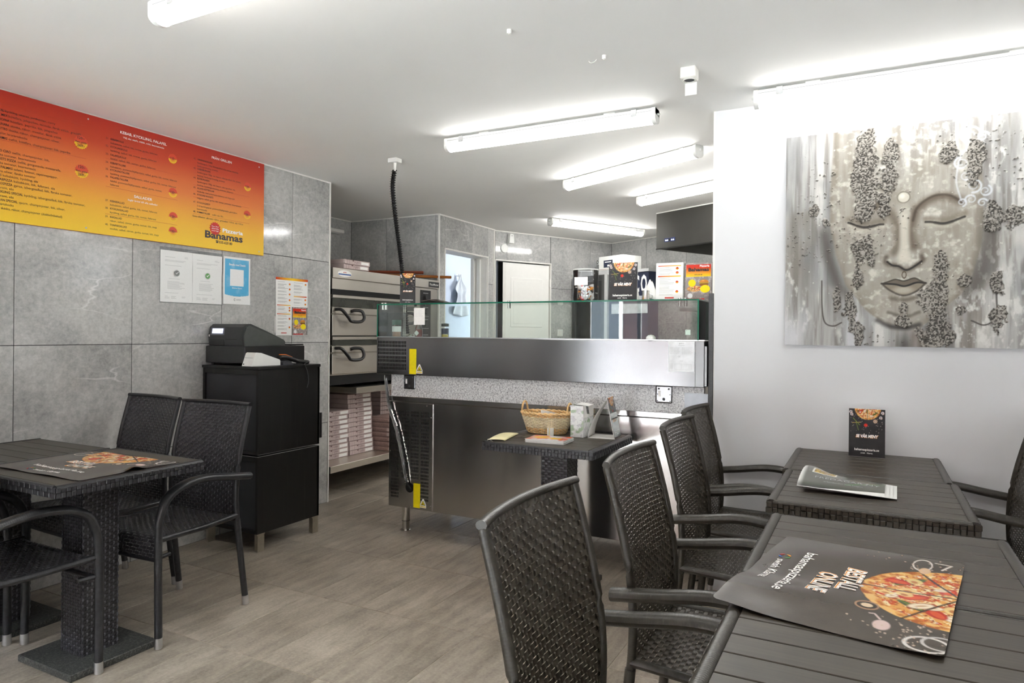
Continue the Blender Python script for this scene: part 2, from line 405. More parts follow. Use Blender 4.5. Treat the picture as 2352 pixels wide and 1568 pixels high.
ink('ink_line', (196, 66, 22)); ink('label_yellow', (246, 226, 10)); ink('paper', (240, 239, 235), 0.6); ink('navy', (34, 42, 66)); ink('ink_green', (86, 150, 78)); ink('ink_blue', (40, 90, 160))
M['cardboard'] = pm('printed_cardboard', (196, 178, 174), 0.7, var=0.08, scale=12)
M['cardboard2'] = pm('brown_print_cardboard', (168, 140, 132), 0.7, var=0.15, scale=30)
M['boxline'] = pm('box_brown_print', (108, 82, 78), 0.7)
M['peel'] = pm('orange_wood', (150, 88, 28), 0.5, var=0.2, scale=8, stretch=(20, 1, 20)); M['peel2'] = pm('red_wood', (120, 52, 24), 0.5, var=0.25, scale=8, stretch=(20, 1, 20))
M['willow'] = pm('willow', (232, 192, 134), 0.5, var=0.25, scale=40, bump=0.2); M['willow2'] = pm('pale_willow', (244, 224, 192), 0.5, var=0.2, scale=40, bump=0.2)
M['cloth'] = pm('white_cloth', (208, 212, 216), 0.85, var=0.05, bump=0.2, bscale=300)
# ================================================================== the room
TILES = {}
def tile_mesh(w, h, d, mat, ch=0.0015):
    k = (round(w, 3), round(h, 3), d, mat.name)
    if k not in TILES:
        me = MB().box(0, w, 0, d, 0, h, ch).mesh('tile'); me.materials.append(mat); TILES[k] = me
    return TILES[k]
def tiled_wall(name, p0, ang, length, joint, pitch=0.5865, z1=2.4, holes=(), row=0.6, ext=(0, 0)):
    """local x runs along the wall, the tiled face is y=0 and looks to -y"""
    mb = MB()
    xs = sorted({0, length} | {h[0] for h in holes} | {h[1] for h in holes})
    for a, b in zip(xs[:-1], xs[1:]):
        top = [h for h in holes if a >= h[0]-1e-6 and b <= h[1]+1e-6]
        mb.box(a-(ext[0] if a == 0 else 0), b+(ext[1] if b == length else 0), 0.003, 0.09, top[0][2] if top else 0, z1)
    me = mb.mesh(name); me.materials.append(M['grout']); o = bpy.data.objects.new(name, me); reg(o); o['kind'] = 'structure'
    o.location = (p0[0], p0[1], 0); o.rotation_euler = (0, 0, ang)
    xj = [0.0]; x = joint - math.ceil(joint/pitch)*pitch
    while x < length:
        if x > 0.02 and x < length-0.02: xj.append(x)
        x += pitch
    xj.append(length); g = 0.0016
    for a, b in zip(xj[:-1], xj[1:]):
        for r in range(int(round(z1/row))):
            za, zb = r*row, (r+1)*row; parts = [(a, b, za, zb)]
            for (h0, h1, hz) in holes:
                nw = []
                for (c, d, e, f) in parts:
                    if d <= h0+1e-6 or c >= h1-1e-6 or e >= hz-1e-6: nw.append((c, d, e, f)); continue
                    if c < h0: nw.append((c, h0, e, f))
                    if d > h1: nw.append((h1, d, e, f))
                    if f > hz: nw.append((max(c, h0), min(d, h1), hz, f))
                parts = nw
            for (c, d, e, f) in parts:
                if d-c < 0.015 or f-e < 0.015: continue
                t = bpy.data.objects.new('tile', tile_mesh(d-c-2*g, f-e-2*g, 0.012, M['tile'])); reg(t, o); t.location = (c+g, 0, e+g)
    return o
def wallbox(name, mat, *boxes):
    mb = MB()
    for b in boxes: mb.box(*b)
    return struct(mb, name, mat)
A_K = math.atan2(0.8878, 0.4603); A_R = math.atan2(-0.4603, 0.8878)
KX, KY = np.array([0.4603, 0.8878]), np.array([0.8878, -0.4603])   # kitchen axes: along the far wall, along the corner wall
CORNER = np.array([-2.831, 8.007])
def kp(a, b): return CORNER - KX*a + KY*b                          # a metres in front of the corner wall, b metres right of the far wall
tiled_wall('wall_left', (-3.605, -1.25), PI/2, 5.155, 1.773+1.25, ext=(0.12, 0))
tiled_wall('wall_left_end', (-3.6185, 3.905), PI, 1.05, 0.55, ext=(0, 0.09))
tiled_wall('wall_alcove', (-4.67, 3.905), PI/2, 1.465, 0.9, ext=(0, 0.09))
tiled_wall('wall_oven', (-4.67, 5.37), 0, 1.0515, 0.442, ext=(0.09, 0))
tiled_wall('wall_doorway', (-3.605, 5.3835), PI/2, 1.047, 0.597, holes=[(0.0905, 0.9115, 2.08)])
tiled_wall('wall_kitchen_far', (-3.629, 6.467), A_K, 1.734, 0.175, 0.612, ext=(0.0, 0.09), holes=[(0.02, 0.783, 2.075)])
tiled_wall('wall_kitchen_corner', tuple(CORNER), A_R, 5.2, 0.59, 0.595, ext=(0.09, 0))
wallbox('wall_right', M['paint'], (-0.694, 2.3, 3.508, 3.63, 0, 2.4))
wallbox('wall_side', M['paint'], (2.2, 2.3, -1.25, 6.2, 0, 2.4))
# front wall behind the viewer with the shop windows
WX = [(-3.25, -1.85), (-1.65, -0.35), (0.55, 1.95)]
fb = [(-3.7, WX[0][0], -1.37, -1.25, 0, 2.4), (WX[0][1], WX[1][0], -1.37, -1.25, 0, 2.4), (WX[1][1], WX[2][0], -1.37, -1.25, 0, 2.4), (WX[2][1], 2.3, -1.37, -1.25, 0, 2.4)]
for a, b in WX: fb += [(a, b, -1.37, -1.25, 0, 0.12), (a, b, -1.37, -1.25, 2.28, 2.4)]
wallbox('wall_front', M['paint'], *fb)
for i, (a, b) in enumerate(WX):
    fr = MB(); 
    for q in ((a, a+0.05, 0.12, 2.28), (b-0.05, b, 0.12, 2.28), (a, b, 0.12, 0.17), (a, b, 2.23, 2.28), ((a+b)/2-0.02, (a+b)/2+0.02, 0.12, 2.28)): fr.box(q[0], q[1], -1.34, -1.28, q[2], q[3])
    o = struct(fr, 'window_%d' % (i+1), M['trim'])
    for c, d in ((a+0.05, (a+b)/2-0.02), ((a+b)/2+0.02, b-0.05)): MB().box(c, d, -1.313, -1.309, 0.17, 2.23).build('pane', M['clear'], o)
wallbox('ceiling', M['ceiling'], (-6.0, 2.3, -1.37, 10.2, 2.4, 2.47))
wallbox('wall_store_far', M['bluewall'], (-4.75, -4.63, 5.46, 8.6, 0, 2.4))
wallbox('wall_store_end', M['bluewall'], (-4.75, -2.6, 8.6, 8.7, 0, 2.4))
# floor slab, then every tile of the dining floor
fl = MB().box(-6.0, 2.3, -1.37, 10.2, -0.12, -0.0025)
floor = struct(fl, 'floor', M['floor_grout'])
fx0, fpx, fy0, fpy = -2.10, 0.305, 3.08, 0.5905
fme = tile_mesh(fpx-0.004, fpy-0.004, 0.01, M['floor'], 0.001)
fme = MB().box(0, fpx-0.004, 0, fpy-0.004, -0.012, 0, 0.001).mesh('floor_tile'); fme.materials.append(M['floor'])
for k in range(-9, 12):
    for m in range(-6, 4):
        x = fx0+k*fpx; y = fy0+m*fpy
        if x+fpx < -3.6 and y+fpy < 3.9: continue
        t = bpy.data.objects.new('floor_tile', fme); reg(t, floor); t.location = (x+0.002, y+0.002, random.uniform(-0.0006, 0))
MB().box(-6, 2.3, 5.444, 10.2, -0.012, -0.0005).build('kitchen_field', M['floor'], floor)
MB().box(-6, 2.3, -1.37, -0.465, -0.012, -0.0005).build('entrance_field', M['floor'], floor)
# pale trim lines: outer corners and the sealed joint under the ceiling
TR = [0]
def trim(x0, x1, y0, y1, z0, z1):
    TR[0] += 1; return wallbox('trim_%d' % TR[0], M['trim'], (x0, x1, y0, y1, z0, z1))
trim(-3.607, -3.599, 3.899, 3.909, 0, 2.4)
trim(-3.605, -3.597, -1.25, 3.905, 2.391, 2.4)
trim(-3.612, -3.594, 5.362, 5.374, 0, 2.4)
trim(-4.67, -3.605, 5.362, 5.37, 2.39, 2.4); trim(-3.605, -3.597, 5.37, 6.43, 2.388, 2.4); trim(-4.67, -4.662, 3.905, 5.37, 2.39, 2.4)
trim(-3.609, -3.594, 6.420, 6.436, 0, 2.4)
trim(-0.705, -0.694, 3.506, 3.63, 0, 2.4)
for nm, p, ang, L in (('far', (-3.629, 6.467), A_K, 1.734), ('corner', tuple(CORNER), A_R, 5.2)):
    TR[0] += 1; o = MB().box(0, L, -0.008, 0.0, 2.39, 2.4).build('trim_%d' % TR[0], M['trim']); o['kind'] = 'structure'; o.location = (p[0], p[1], 0); o.rotation_euler = (0, 0, ang)
# door_1: the open doorway to the store room with its white lining
d = MB()
for q in ((5.466, 5.478, 0, 2.084), (6.291, 6.303, 0, 2.084), (5.466, 6.303, 2.078, 2.09)): d.box(-3.612, -3.597, q[0], q[1], q[2], q[3])
o = struct(d, 'door_1', M['trim'])
d = MB(); d.box(-3.78, -3.607, 6.285, 6.300, 0, 2.08).box(-3.78, -3.607, 5.470, 5.476, 0, 2.08).box(-3.78, -3.607, 5.474, 6.295, 2.074, 2.085); d.build('lining', M['trim'], o)
MB().box(-3.72, -3.68, 6.262, 6.285, 0, 2.06).box(-3.78, -3.74, 6.24, 6.285, 0, 2.07).build('door_stop', M['doorwhite'], o)
wallbox('wall_store_side', M['bluewall'], (-4.63, -3.69, 5.465, 5.47, 0, 2.4), (-3.78, -3.70, 6.30, 7.0, 0, 2.4), (-3.78, -3.70, 5.47, 6.3, 2.085, 2.4))
# door_2: the white panelled door in the far kitchen wall, ajar onto a dark room
dd = MB()
for q in ((0.016, 0.026, 0, 2.085), (0.777, 0.79, 0, 2.085), (0.016, 0.79, 2.072, 2.085)): dd.box(q[0], q[1], -0.012, 0.09, q[2], q[3])
dd.box(0.128, 0.166, 0.002, 0.010, 0, 2.06)
o = dd.build('door_2', M['trim']); o['kind'] = 'structure'; o.location = (-3.629, 6.467, 0); o.rotation_euler = (0, 0, A_K)
def leaf():
    mb = MB(); x0, x1, z1 = 0.168, 0.772, 2.06
    mb.box(x0, x1, 0.010, 0.026, 0, z1, 0.002)
    for (a, b, c, d2) in ((0.235, 0.675, 1.35, 1.90), (0.235, 0.675, 0.25, 1.10)):
        for k, (e, y) in enumerate(((0.0, 0.006), (0.035, 0.009))):
            mb.box(a+e, b-e, y-0.004*k, 0.012, c+e, d2-e, 0.003)
    return mb
lf = leaf().build('leaf', M['doorwhite'], o, world=False)
hb = MB()
for z in (1.86, 0.25): hb.tube([(0.776, -0.006, z-0.045), (0.776, -0.006, z+0.045)], 0.007, 8)
hb.build('hinge', M['trim'], lf, world=False)
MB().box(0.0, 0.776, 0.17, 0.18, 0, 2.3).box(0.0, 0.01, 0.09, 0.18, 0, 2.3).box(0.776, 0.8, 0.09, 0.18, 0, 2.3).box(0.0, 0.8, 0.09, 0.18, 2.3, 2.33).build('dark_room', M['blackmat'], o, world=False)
# outside the windows: pavement, a red building and a hedge
struct(MB().box(-16, 14, -30, -1.37, -0.2, -0.12), 'pavement', pm('concrete_paving', (186, 184, 180), 0.9, bump=0.3))
def street():
    t = thing('street_building', 'red painted building with pale windows across the street', 'building', (-1, -11, -0.12))
    MB().box(-14, 12, -14, -11, -0.12, 7.2).build('facade', pm('red_render', (62, 42, 38), 0.8, var=0.3, scale=1.2), t)
    MB().box(-14.3, 12.3, -14.3, -10.6, 7.2, 7.6).build('roof_edge', pm('pale_fascia', (206, 202, 192), 0.7), t)
    for x in (-11, -7.5, -4, -0.5, 3, 6.5, 9.5):
        wf = MB().box(x, x+1.5, -11.0, -10.94, 0.7, 2.3).build('window', M['trim'], t); MB().box(x+0.1, x+1.4, -10.94, -10.93, 0.8, 2.2).build('pane', pm('dark_pane', (50, 58, 66), 0.1), wf)
street()
def hedge(x, y, sc, label):
    r = np.random.default_rng(int(abs(x)*10)); mb = MB()
    for k in range(260):
        a, b, c = r.normal(0, 0.42, 3); c = abs(c)*1.2+0.15; s2 = 0.07; q = r.normal(0, 1, 3); q /= np.linalg.norm(q); p = np.cross(q, (0.3, 0.5, 0.8)); p /= np.linalg.norm(p); ctr = np.array([x+a*sc*1.6, y+b*sc, -0.12+c*sc])
        mb.add([ctr-q*s2, ctr+p*s2*0.5, ctr+q*s2, ctr-p*s2*0.5], [(0, 1, 2, 3)])
    t = thing('shrub', label, 'shrub', (x, y, -0.12)); fo = mb.build('foliage', pm('leaf_green', (84, 112, 66), 0.6, var=0.3, scale=8), t); fo['kind'] = 'stuff'
    MB().tube([(x, y, -0.12), (x+0.02, y, 0.4*sc)], 0.03, 6).build('stem', M['boxline'], t)
hedge(-0.6, -4.6, 1.3, 'green leafy shrub on the pavement outside the shop window')
# ================================================================== furniture
def weave(surf, x0, x1, nw, s0, s1, nr, wr, ww, amp, skip=None, wsub=4):
    """basket weave on surf(x, s): wefts run along x, warps along s, passing over and under each other"""
    mb = MB(); mw = MB(); p = (x1-x0)/nw; q = (s1-s0)/nr; eps = 1e-4
    def pn(x, s):
        P = surf(x, s); N = np.cross(surf(x+eps, s)-P, surf(x, s+eps)-P); return P, N/np.linalg.norm(N, axis=-1, keepdims=True)
    K = nw*wsub; xs = np.linspace(x0, x1, K+1)
    for r in range(nr):
        sc = s0+(r+0.5)*q; off = 0.45*amp*np.clip(1.7*np.cos(PI*(xs-x0)/p+PI*r), -1, 1); V = []
        for ds, cr in ((-0.5, -0.0004), (0, 0.0005), (0.5, -0.0004)):
            P, N = pn(xs, np.full_like(xs, sc+ds*wr)); V.append(P+N*(off+cr)[:, None])
        n = K+1; F = []
        for j in range(2):
            b = j*n; F += [(b+i, b+i+1, b+n+i+1, b+n+i) for i in range(K)]
        mb.add(np.concatenate(V), F)
    fr = np.array([0.0, 0.14, 0.38, 0.62, 0.86]); hh = np.array([0.0, 0.85, 1.0, 1.0, 0.85]); rr = np.arange(nr)
    ss = np.append((s0+(rr[:, None]+fr[None, :])*q).ravel(), s1); n = len(ss)
    for j in range(nw+1):
        xc = x0+j*p; off = -amp*1.15*np.append((np.cos(PI*(j+rr))[:, None]*hh[None, :]).ravel(), 0.0); V = []
        for dx in (-0.5, 0.5):
            P, N = pn(np.full_like(ss, xc+dx*ww), ss); V.append(P+N*off[:, None])
        mw.add(np.concatenate(V), [(i, i+1, n+i+1, n+i) for i in range(n-1)])
    return mb, mw
def build_weave(W, wk, par):
    W[0].build('weave', M[wk], par, smooth=True, kind='stuff'); W[1].build('weave_uprights', M[wk+'_warp'], par, smooth=True, kind='stuff')
CY = np.array([[0.0, -0.245], [0.2, -0.218], [0.44, -0.190], [0.60, -0.190], [0.75, -0.215], [0.94, -0.265]])   # upright of the chair back: z -> y
_cp = bez(np.stack([CY[:, 1]*0, CY[:, 1], CY[:, 0]], 1), 60)
def back_y(z): return np.interp(z, _cp[:, 2], _cp[:, 1])
def back_surf(x, s):
    z = s; return np.stack([x, back_y(z)-0.026*(1-(x/0.21)**2)*sst(0.42, 0.7, z), z], -1)
_sp = bez([(0, -0.185, 0.432), (0, 0.0, 0.428), (0, 0.17, 0.44), (0, 0.228, 0.432), (0, 0.245, 0.40), (0, 0.247, 0.35)], 60)
_sl = np.concatenate([[0], np.cumsum(np.linalg.norm(np.diff(_sp, axis=0), axis=1))])
SEATL = _sl[-1]
def seat_surf(x, s):
    y = np.interp(s, _sl, _sp[:, 1]); z = np.interp(s, _sl, _sp[:, 2]); k = 0.93+0.12*(y+0.19)/0.43
    return np.stack([x*k, y, z-0.006*(1-(x/0.23)**2)*(y < 0.2)], -1)
def make_chair(name, label, wk, wr, group):
    t = thing(name, label, 'chair', (0, 0, 0), 0, group)
    # backrest: two wound uprights, wound top and bottom rails, woven panel
    b = MB()
    for sx in (-1, 1):
        zz = np.linspace(0.40, 0.925, 22); pts = np.stack([np.full_like(zz, sx*0.212), back_y(zz), zz], 1); b.tube(pts, 0.0118, 10)
    for z, r in ((0.932, 0.0110), (0.405, 0.010)):
        xx = np.linspace(-0.222 if z > 0.9 else -0.21, 0.222 if z > 0.9 else 0.21, 22); b.tube(back_surf(xx, np.full_like(xx, z)), r, 10, ry=r*0.85)
    bk = b.build('backrest', wr, t, smooth=50)
    build_weave(weave(back_surf, -0.216, 0.216, 24, 0.405, 0.936, 41, 0.0124, 0.0066, 0.0021), wk, bk)
    # seat: side rails, woven top that folds down into the front apron
    s = MB()
    for sx in (-1, 1):
        s.tube([(sx*0.212, -0.19, 0.428), (sx*0.225, 0.0, 0.424), (sx*0.238, 0.235, 0.432)], 0.0125, 10)
        s.tube([(sx*0.23, 0.18, 0.36), (sx*0.243, 0.243, 0.362)], 0.009, 8)
    s.tube([(-0.242, 0.244, 0.352), (0.242, 0.244, 0.352)], 0.009, 8)
    st = s.build('seat', wr, t, smooth=50)
    build_weave(weave(seat_surf, -0.228, 0.228, 24, 0.0, SEATL, 38, 0.0122, 0.0066, 0.0019), wk, st)
    for sx in (-1, 1):
        # armrest bends down into the front leg
        arm = bez([(sx*0.243, -0.235, 0.606), (sx*0.243, -0.12, 0.622), (sx*0.243, 0.02, 0.642), (sx*0.243, 0.13, 0.632), (sx*0.243, 0.205, 0.592), (sx*0.244, 0.238, 0.52), (sx*0.245, 0.245, 0.44)], 48)
        n = len(arm); k = np.linspace(0, 1, n); rx = 0.0255-0.0105*sst(0.55, 0.95, k); ry = 0.0170-0.0018*sst(0.5, 1, k)
        rx[0] *= 0.9; a = MB().tube(arm, rx, 12, ry=ry, up=(0, 0.25, 1)); a.tube([(sx*0.212, back_y(0.612), 0.612), (sx*0.243, back_y(0.612), 0.612)], 0.012, 8)
        a.build('armrest', wr, t, smooth=50)
        lg = MB().tube([(sx*0.245, 0.245, 0.445), (sx*0.248, 0.247, 0.3), (sx*0.25, 0.245, 0.04)], 0.0150, 12).build('leg', wr, t, smooth=50)
        MB().tube([(sx*0.25, 0.245, 0.045), (sx*0.25, 0.245, 0.003)], 0.0158, 12).tube([(sx*0.25, 0.245, 0.006), (sx*0.25, 0.245, 0)], 0.012, 10).build('foot_cap', M['alu'], lg, smooth=40)
        zz = np.linspace(0.04, 0.41, 12); lg = MB().tube(np.stack([sx*np.interp(zz, [0, 0.44], [0.218, 0.212]), back_y(zz), zz], 1), 0.0145, 12).build('leg', wr, t, smooth=50)
        MB().tube([(sx*0.2175, -0.2395, 0.045), (sx*0.218, -0.244, 0.003)], 0.0152, 12).tube([(sx*0.218, -0.244, 0.006), (sx*0.218, -0.244, 0)], 0.012, 10).build('foot_cap', M['alu'], lg, smooth=40)
    return t
def put(t, x, y, rz): t.location = (x, y, 0); t.rotation_euler = (0, 0, rz); return t
G1, G2 = 'chairs at the table by the tiled wall', 'chairs along the tables by the painting'
chA = put(make_chair('rattan_armchair', 'black rattan armchair in front of the black cash cabinet', 'wicker', M['wrap'], G1), -2.785, 2.0, PI+0.06)
dup(chA, (-3.325, 2.03, 0), PI-0.05, 'black rattan armchair squeezed against the grey tiled wall')
dup(chA, (-2.782, 1.293, 0), 0.0, 'black rattan armchair with its back to the entrance, facing the cash cabinet')
dup(chA, (-3.335, 1.255, 0), 0.0, 'black rattan armchair beside the tiled wall, under the orange menu board')
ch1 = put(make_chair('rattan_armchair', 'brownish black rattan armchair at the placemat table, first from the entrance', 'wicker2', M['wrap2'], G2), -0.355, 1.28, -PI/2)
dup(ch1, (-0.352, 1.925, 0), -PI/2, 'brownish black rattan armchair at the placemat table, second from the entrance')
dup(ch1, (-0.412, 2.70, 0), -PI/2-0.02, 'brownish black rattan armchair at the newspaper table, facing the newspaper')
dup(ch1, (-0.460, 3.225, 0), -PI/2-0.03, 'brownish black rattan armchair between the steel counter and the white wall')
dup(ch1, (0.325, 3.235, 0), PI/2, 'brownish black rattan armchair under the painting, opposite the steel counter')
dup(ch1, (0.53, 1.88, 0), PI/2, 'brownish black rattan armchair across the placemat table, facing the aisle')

TH = 0.746; TW = 0.578
def make_table(name, label, group, wk, wr):
    t = thing(name, label, 'table', (0, 0, 0), 0, group); h = TW/2
    fr = MB().box(-h+0.004, h-0.004, -h+0.004, h-0.004, TH-0.040, TH-0.012, 0.003)
    for sx in (-1, 1): fr.tube(np.stack([np.full(20, sx*(h-0.014)), np.linspace(-h+0.004, h-0.004, 20), np.full(20, TH-0.010)], 1), 0.0160, 10, ry=0.0120)
    for sy in (-1, 1): fr.tube(np.stack([np.linspace(-h+0.02, h-0.02, 20), np.full(20, sy*(h-0.008)), np.full(20, TH-0.010)], 1), 0.0095, 10)
    f = fr.build('tabletop_frame', wr, t, smooth=50)
    # woven edging: rows of raised strip crossings all around the rim
    ed = MB(); n = 34; p = TW/n
    for side in range(4):
        for i in range(n):
            for j in range(2):
                up = (i+j) % 2; a, b = -h+i*p+0.0012, -h+(i+1)*p-0.0012; z1 = TH-0.006-j*0.0185; z0 = z1-0.0172; o0 = h-0.004; o1 = h+(0.0030 if up else 0.0006)
                B = MB().box(a, b, o0, o1, z0, z1, 0.0016 if up else 0)
                B.xf(Matrix.Rotation(side*PI/2, 4, 'Z')); ed.add(np.concatenate(B.v), B.f)
    ed.build('weave', M[wk], f, kind='stuff')
    pl = (TW-0.024)/7; me = MB().box(-h+0.028, h-0.028, -pl/2+0.0018, pl/2-0.0018, TH-0.012, TH-0.0005, 0.0012).mesh('plank'); me.materials.append(M['plank'])
    for k in range(7):
        o = bpy.data.objects.new('plank', me); reg(o, t); o.location = (0, -h+0.012+pl*(k+0.5), 0)
    c = 0.068; ped = MB().box(-c+0.003, c-0.003, -c+0.003, c-0.003, 0.026, TH-0.04).build('pedestal', M['blackmat'], t)
    pw = (MB(), MB())
    for k in range(4):
        B = weave(lambda x, s: np.stack([x, np.full_like(x, -c)-0*s, s], -1), -c, c, 8, 0.026, TH-0.042, 54, 0.0112, 0.006, 0.0018)
        for q in (0, 1): B[q].xf(Matrix.Rotation(k*PI/2, 4, 'Z')); pw[q].add(np.concatenate(B[q].v), B[q].f)
    build_weave(pw, wk, ped)
    MB().box(-0.172, 0.172, -0.172, 0.172, 0, 0.027, 0.003).build('base', M['granite_dark'], t)
    return t
GT = 'square rattan tables'
tA = make_table('rattan_table', 'square rattan table with a pizza placemat, in front of the cash cabinet', GT, 'wicker', M['wrap']); tA.location = (-2.722, 1.617, 0)
dup(tA, (-3.309, 1.596, 0), 0, 'square rattan table pushed against the grey tiled wall')
dup(tA, (-1.398, 3.195, 0), 0, 'square rattan table with a wicker basket, in front of the steel counter')
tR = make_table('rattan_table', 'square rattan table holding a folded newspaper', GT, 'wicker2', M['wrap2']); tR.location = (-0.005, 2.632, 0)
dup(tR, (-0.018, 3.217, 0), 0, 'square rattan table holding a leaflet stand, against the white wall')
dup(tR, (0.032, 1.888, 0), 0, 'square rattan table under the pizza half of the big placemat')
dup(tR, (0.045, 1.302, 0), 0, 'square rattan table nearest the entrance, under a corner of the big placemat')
# ================================================================== ceiling fittings
def batten(a, b, label, group='white strip lights', on=True, lm='lamp', gap=0.012, z=2.4, name='strip_light'):
    """LED batten: flat housing under the ceiling, round glowing diffuser, end caps, clips"""
    a = np.array(a, float); b = np.array(b, float); L = np.linalg.norm(b-a); c = (a+b)/2; ang = math.atan2(b[1]-a[1], b[0]-a[0])
    t = thing(name, label, 'ceiling light', (c[0], c[1], z-0.08), ang, group); h = L/2; zt = 0.08-gap
    MB().prism([(-0.030, zt), (0.030, zt), (0.034, zt-0.006), (0.0345, zt-0.030), (-0.0345, zt-0.030), (-0.034, zt-0.006)], 'x', -h, h).build('housing', M['white'], t, world=False)
    MB().box(-h+0.002, h-0.002, -0.0352, 0.0352, zt-0.0165, zt-0.0150).build('seam_line', M['ink_grey'], t, world=False)
    pr = [(-0.034, zt-0.030), (-0.036, zt-0.045)]+[(0.036*math.cos(q), zt-0.045+0.027*math.sin(q)) for q in np.linspace(PI, 2*PI, 14)]+[(0.036, zt-0.045), (0.034, zt-0.030)]
    MB().prism(pr, 'x', -h+0.018, h-0.018).build('diffuser', M[lm] if on else M['white'], t, world=False, smooth=40)
    pr = [(-0.031, zt+0.001), (-0.036, zt-0.006)]+pr[1:-1]+[(0.036, zt-0.006), (0.031, zt+0.001)]
    for s in (-1, 1):
        e = MB().prism([(x*1.05, y-0.002 if y < zt-0.03 else y) for x, y in pr], 'x', s*h-(0.02 if s > 0 else 0), s*h+(0.02 if s < 0 else 0)).build('end_cap', M['white'], t, world=False, smooth=40)
        MB().tube([(s*h, 0.004, zt-0.026), (s*(h+0.012), 0.004, zt-0.026)], 0.006, 8).build('cable_gland', M['white'], e, world=False)
        cl = MB().box(s*h*0.82-0.014, s*h*0.82+0.014, -0.037, 0.037, zt-0.034, zt+0.002, 0.001); cl.build('clip', M['alu'], t, world=False)
        if gap > 0.004: MB().box(s*h*0.6-0.03, s*h*0.6+0.03, -0.012, 0.012, zt, 0.08).build('bracket', M['white'], t, world=False)
    return t
batten((-2.165, 3.305), (-0.937, 3.305), 'lit strip light above the front of the glass counter')
batten((-0.478, 3.283), (0.75, 3.283), 'lit strip light right above the painting')
batten((-2.165, 1.50), (-0.937, 1.50), 'lit strip light over the dining aisle, near the menu board')
batten((-0.478, 1.50), (0.75, 1.50), 'lit strip light above the placemat table')
batten((-1.976, 4.605), (-0.9, 4.075), 'lit strip light slanting behind the glass counter', gap=0.004, lm='lampk')
batten((-1.678, 5.415), (-0.60, 4.86), 'lit strip light slanting in front of the extractor hood', gap=0.004, lm='lampk')
batten((-2.759, 6.02), (-2.165, 7.105), 'lit strip light beside the white kitchen door', gap=0.004, lm='lampk')
batten((0.3, 4.35), (1.4, 3.85), 'lit strip light over the kitchen behind the white wall', gap=0.004, lm='lampk')  # added behind the wall, unseen, to brighten the kitchen
batten((0.0, 6.6), (1.1, 6.05), 'lit strip light over the kitchen bench behind the hood', gap=0.004, lm='lampk')  # second added light, also out of view, filling the kitchen walls and ceiling
# unlit batten on the alcove wall
t = thing('wall_batten', 'short white unlit batten on the wall above the pizza oven', 'wall lamp', (-4.64, 4.95, 2.24))
MB().box(-4.668, -4.62, 4.55, 5.21, 2.243, 2.288, 0.004).build('housing', M['white'], t); MB().box(-4.62, -4.60, 4.57, 5.19, 2.248, 2.283, 0.004).build('diffuser', M['trim'], t)
# added fill lamp, out of view, to brighten the store room
t = thing('store_fill_lamp', 'small round ceiling lamp inside the blue store room', 'ceiling light', (-4.2, 7.2, 2.33))
MB().lathe([(0, 0.07), (0.12, 0.07), (0.12, 0.05), (0, 0.05)], 20, (-4.2, 7.2, 2.33)).build('base', M['white'], t); MB().lathe([(0.115, 0.05), (0.10, 0.02), (0.05, 0.0), (0, -0.004)], 20, (-4.2, 7.2, 2.33)).build('shade', emis('store_fill_glow', (1.0, 0.98, 0.95), 7.0), t, smooth=True)
# ceiling socket with open flap
t = thing('ceiling_socket', 'beige surface socket with hanging flap under the ceiling', 'socket', (-0.684, 2.895, 2.33))
MB().box(-0.717, -0.652, 2.862, 2.925, 2.352, 2.4, 0.004).build('housing', M['trim'], t); MB().box(-0.711, -0.664, 2.8595, 2.863, 2.366, 2.394, 0.001).build('cover_plate', M['white'], t)
MB().lathe([(0.023, -0.001), (0.026, -0.001), (0.026, 0.004), (0.023, 0.004)], 20, (-0.684, 2.895, 2.3495)).build('socket_ring', M['trim'], t); MB().cyl(-0.684, 2.895, 2.3515, 2.3525, 0.021).build('socket_well', M['rubber'], t)
MB().box(-0.709, -0.659, 2.921, 2.925, 2.296, 2.35, 0.001).build('flap', M['trim'], t)
def hook(x, y, label):
    t = thing('cable_clip', label, 'clip', (x, y, 2.385)); MB().cyl(x, y, 2.384, 2.4, 0.009, 10).build('body', M['white'], t); MB().cyl(x, y, 2.382, 2.384, 0.005, 8).build('nub', M['trim'], t)
hook(-1.191, 2.227, 'tiny white clip alone on the bare ceiling'); hook(-0.958, 2.604, 'tiny white clip on the ceiling near the surface socket')
solo(MB().tube([(-1.006+0.016*math.cos(a), 2.60+0.004*math.sin(a), 2.388+0.012*math.sin(a)) for a in np.linspace(0, -PI, 12)], 0.0012, 6), 'ceiling_hook', M['trim'], 'thin pale wire hook hanging from the ceiling', 'hook', (-1.006, 2.60, 2.376))
# ceiling rose with the spiral sleeve that drops to the display
t = thing('cable_drop', 'black spiral cable sleeve dropping from a white ceiling rose', 'cable', (-2.73, 3.55, 1.30))
MB().box(-2.765, -2.695, 3.52, 3.58, 2.372, 2.4, 0.003).build('ceiling_rose', M['white'], t); MB().tube([(-2.728, 3.55, 2.375), (-2.728, 3.55, 2.32)], [0.011, 0.006], 10).build('grommet', M['trim'], t)
cp = bez([(-2.735, 3.55, 2.325), (-2.786, 3.60, 2.226), (-2.822, 3.68, 2.041), (-2.865, 3.79, 1.822), (-2.892, 3.86, 1.65), (-2.905, 3.905, 1.471), (-2.885, 3.915, 1.27)], 90)
MB().tube(cp, 0.0115, 10).build('cable', M['blackmat'], t, smooth=True)
sp = MB(); T = np.gradient(cp, axis=0); T /= np.linalg.norm(T, axis=1)[:, None]
hel = []; Lc = np.concatenate([[0], np.cumsum(np.linalg.norm(np.diff(cp, axis=0), axis=1))])
for s_ in np.linspace(0, Lc[-1], 1000):
    p = np.array([np.interp(s_, Lc, cp[:, k]) for k in range(3)]); a = s_/0.017*2*PI; hel.append(p+np.array([math.cos(a), math.sin(a), 0])*0.0145)
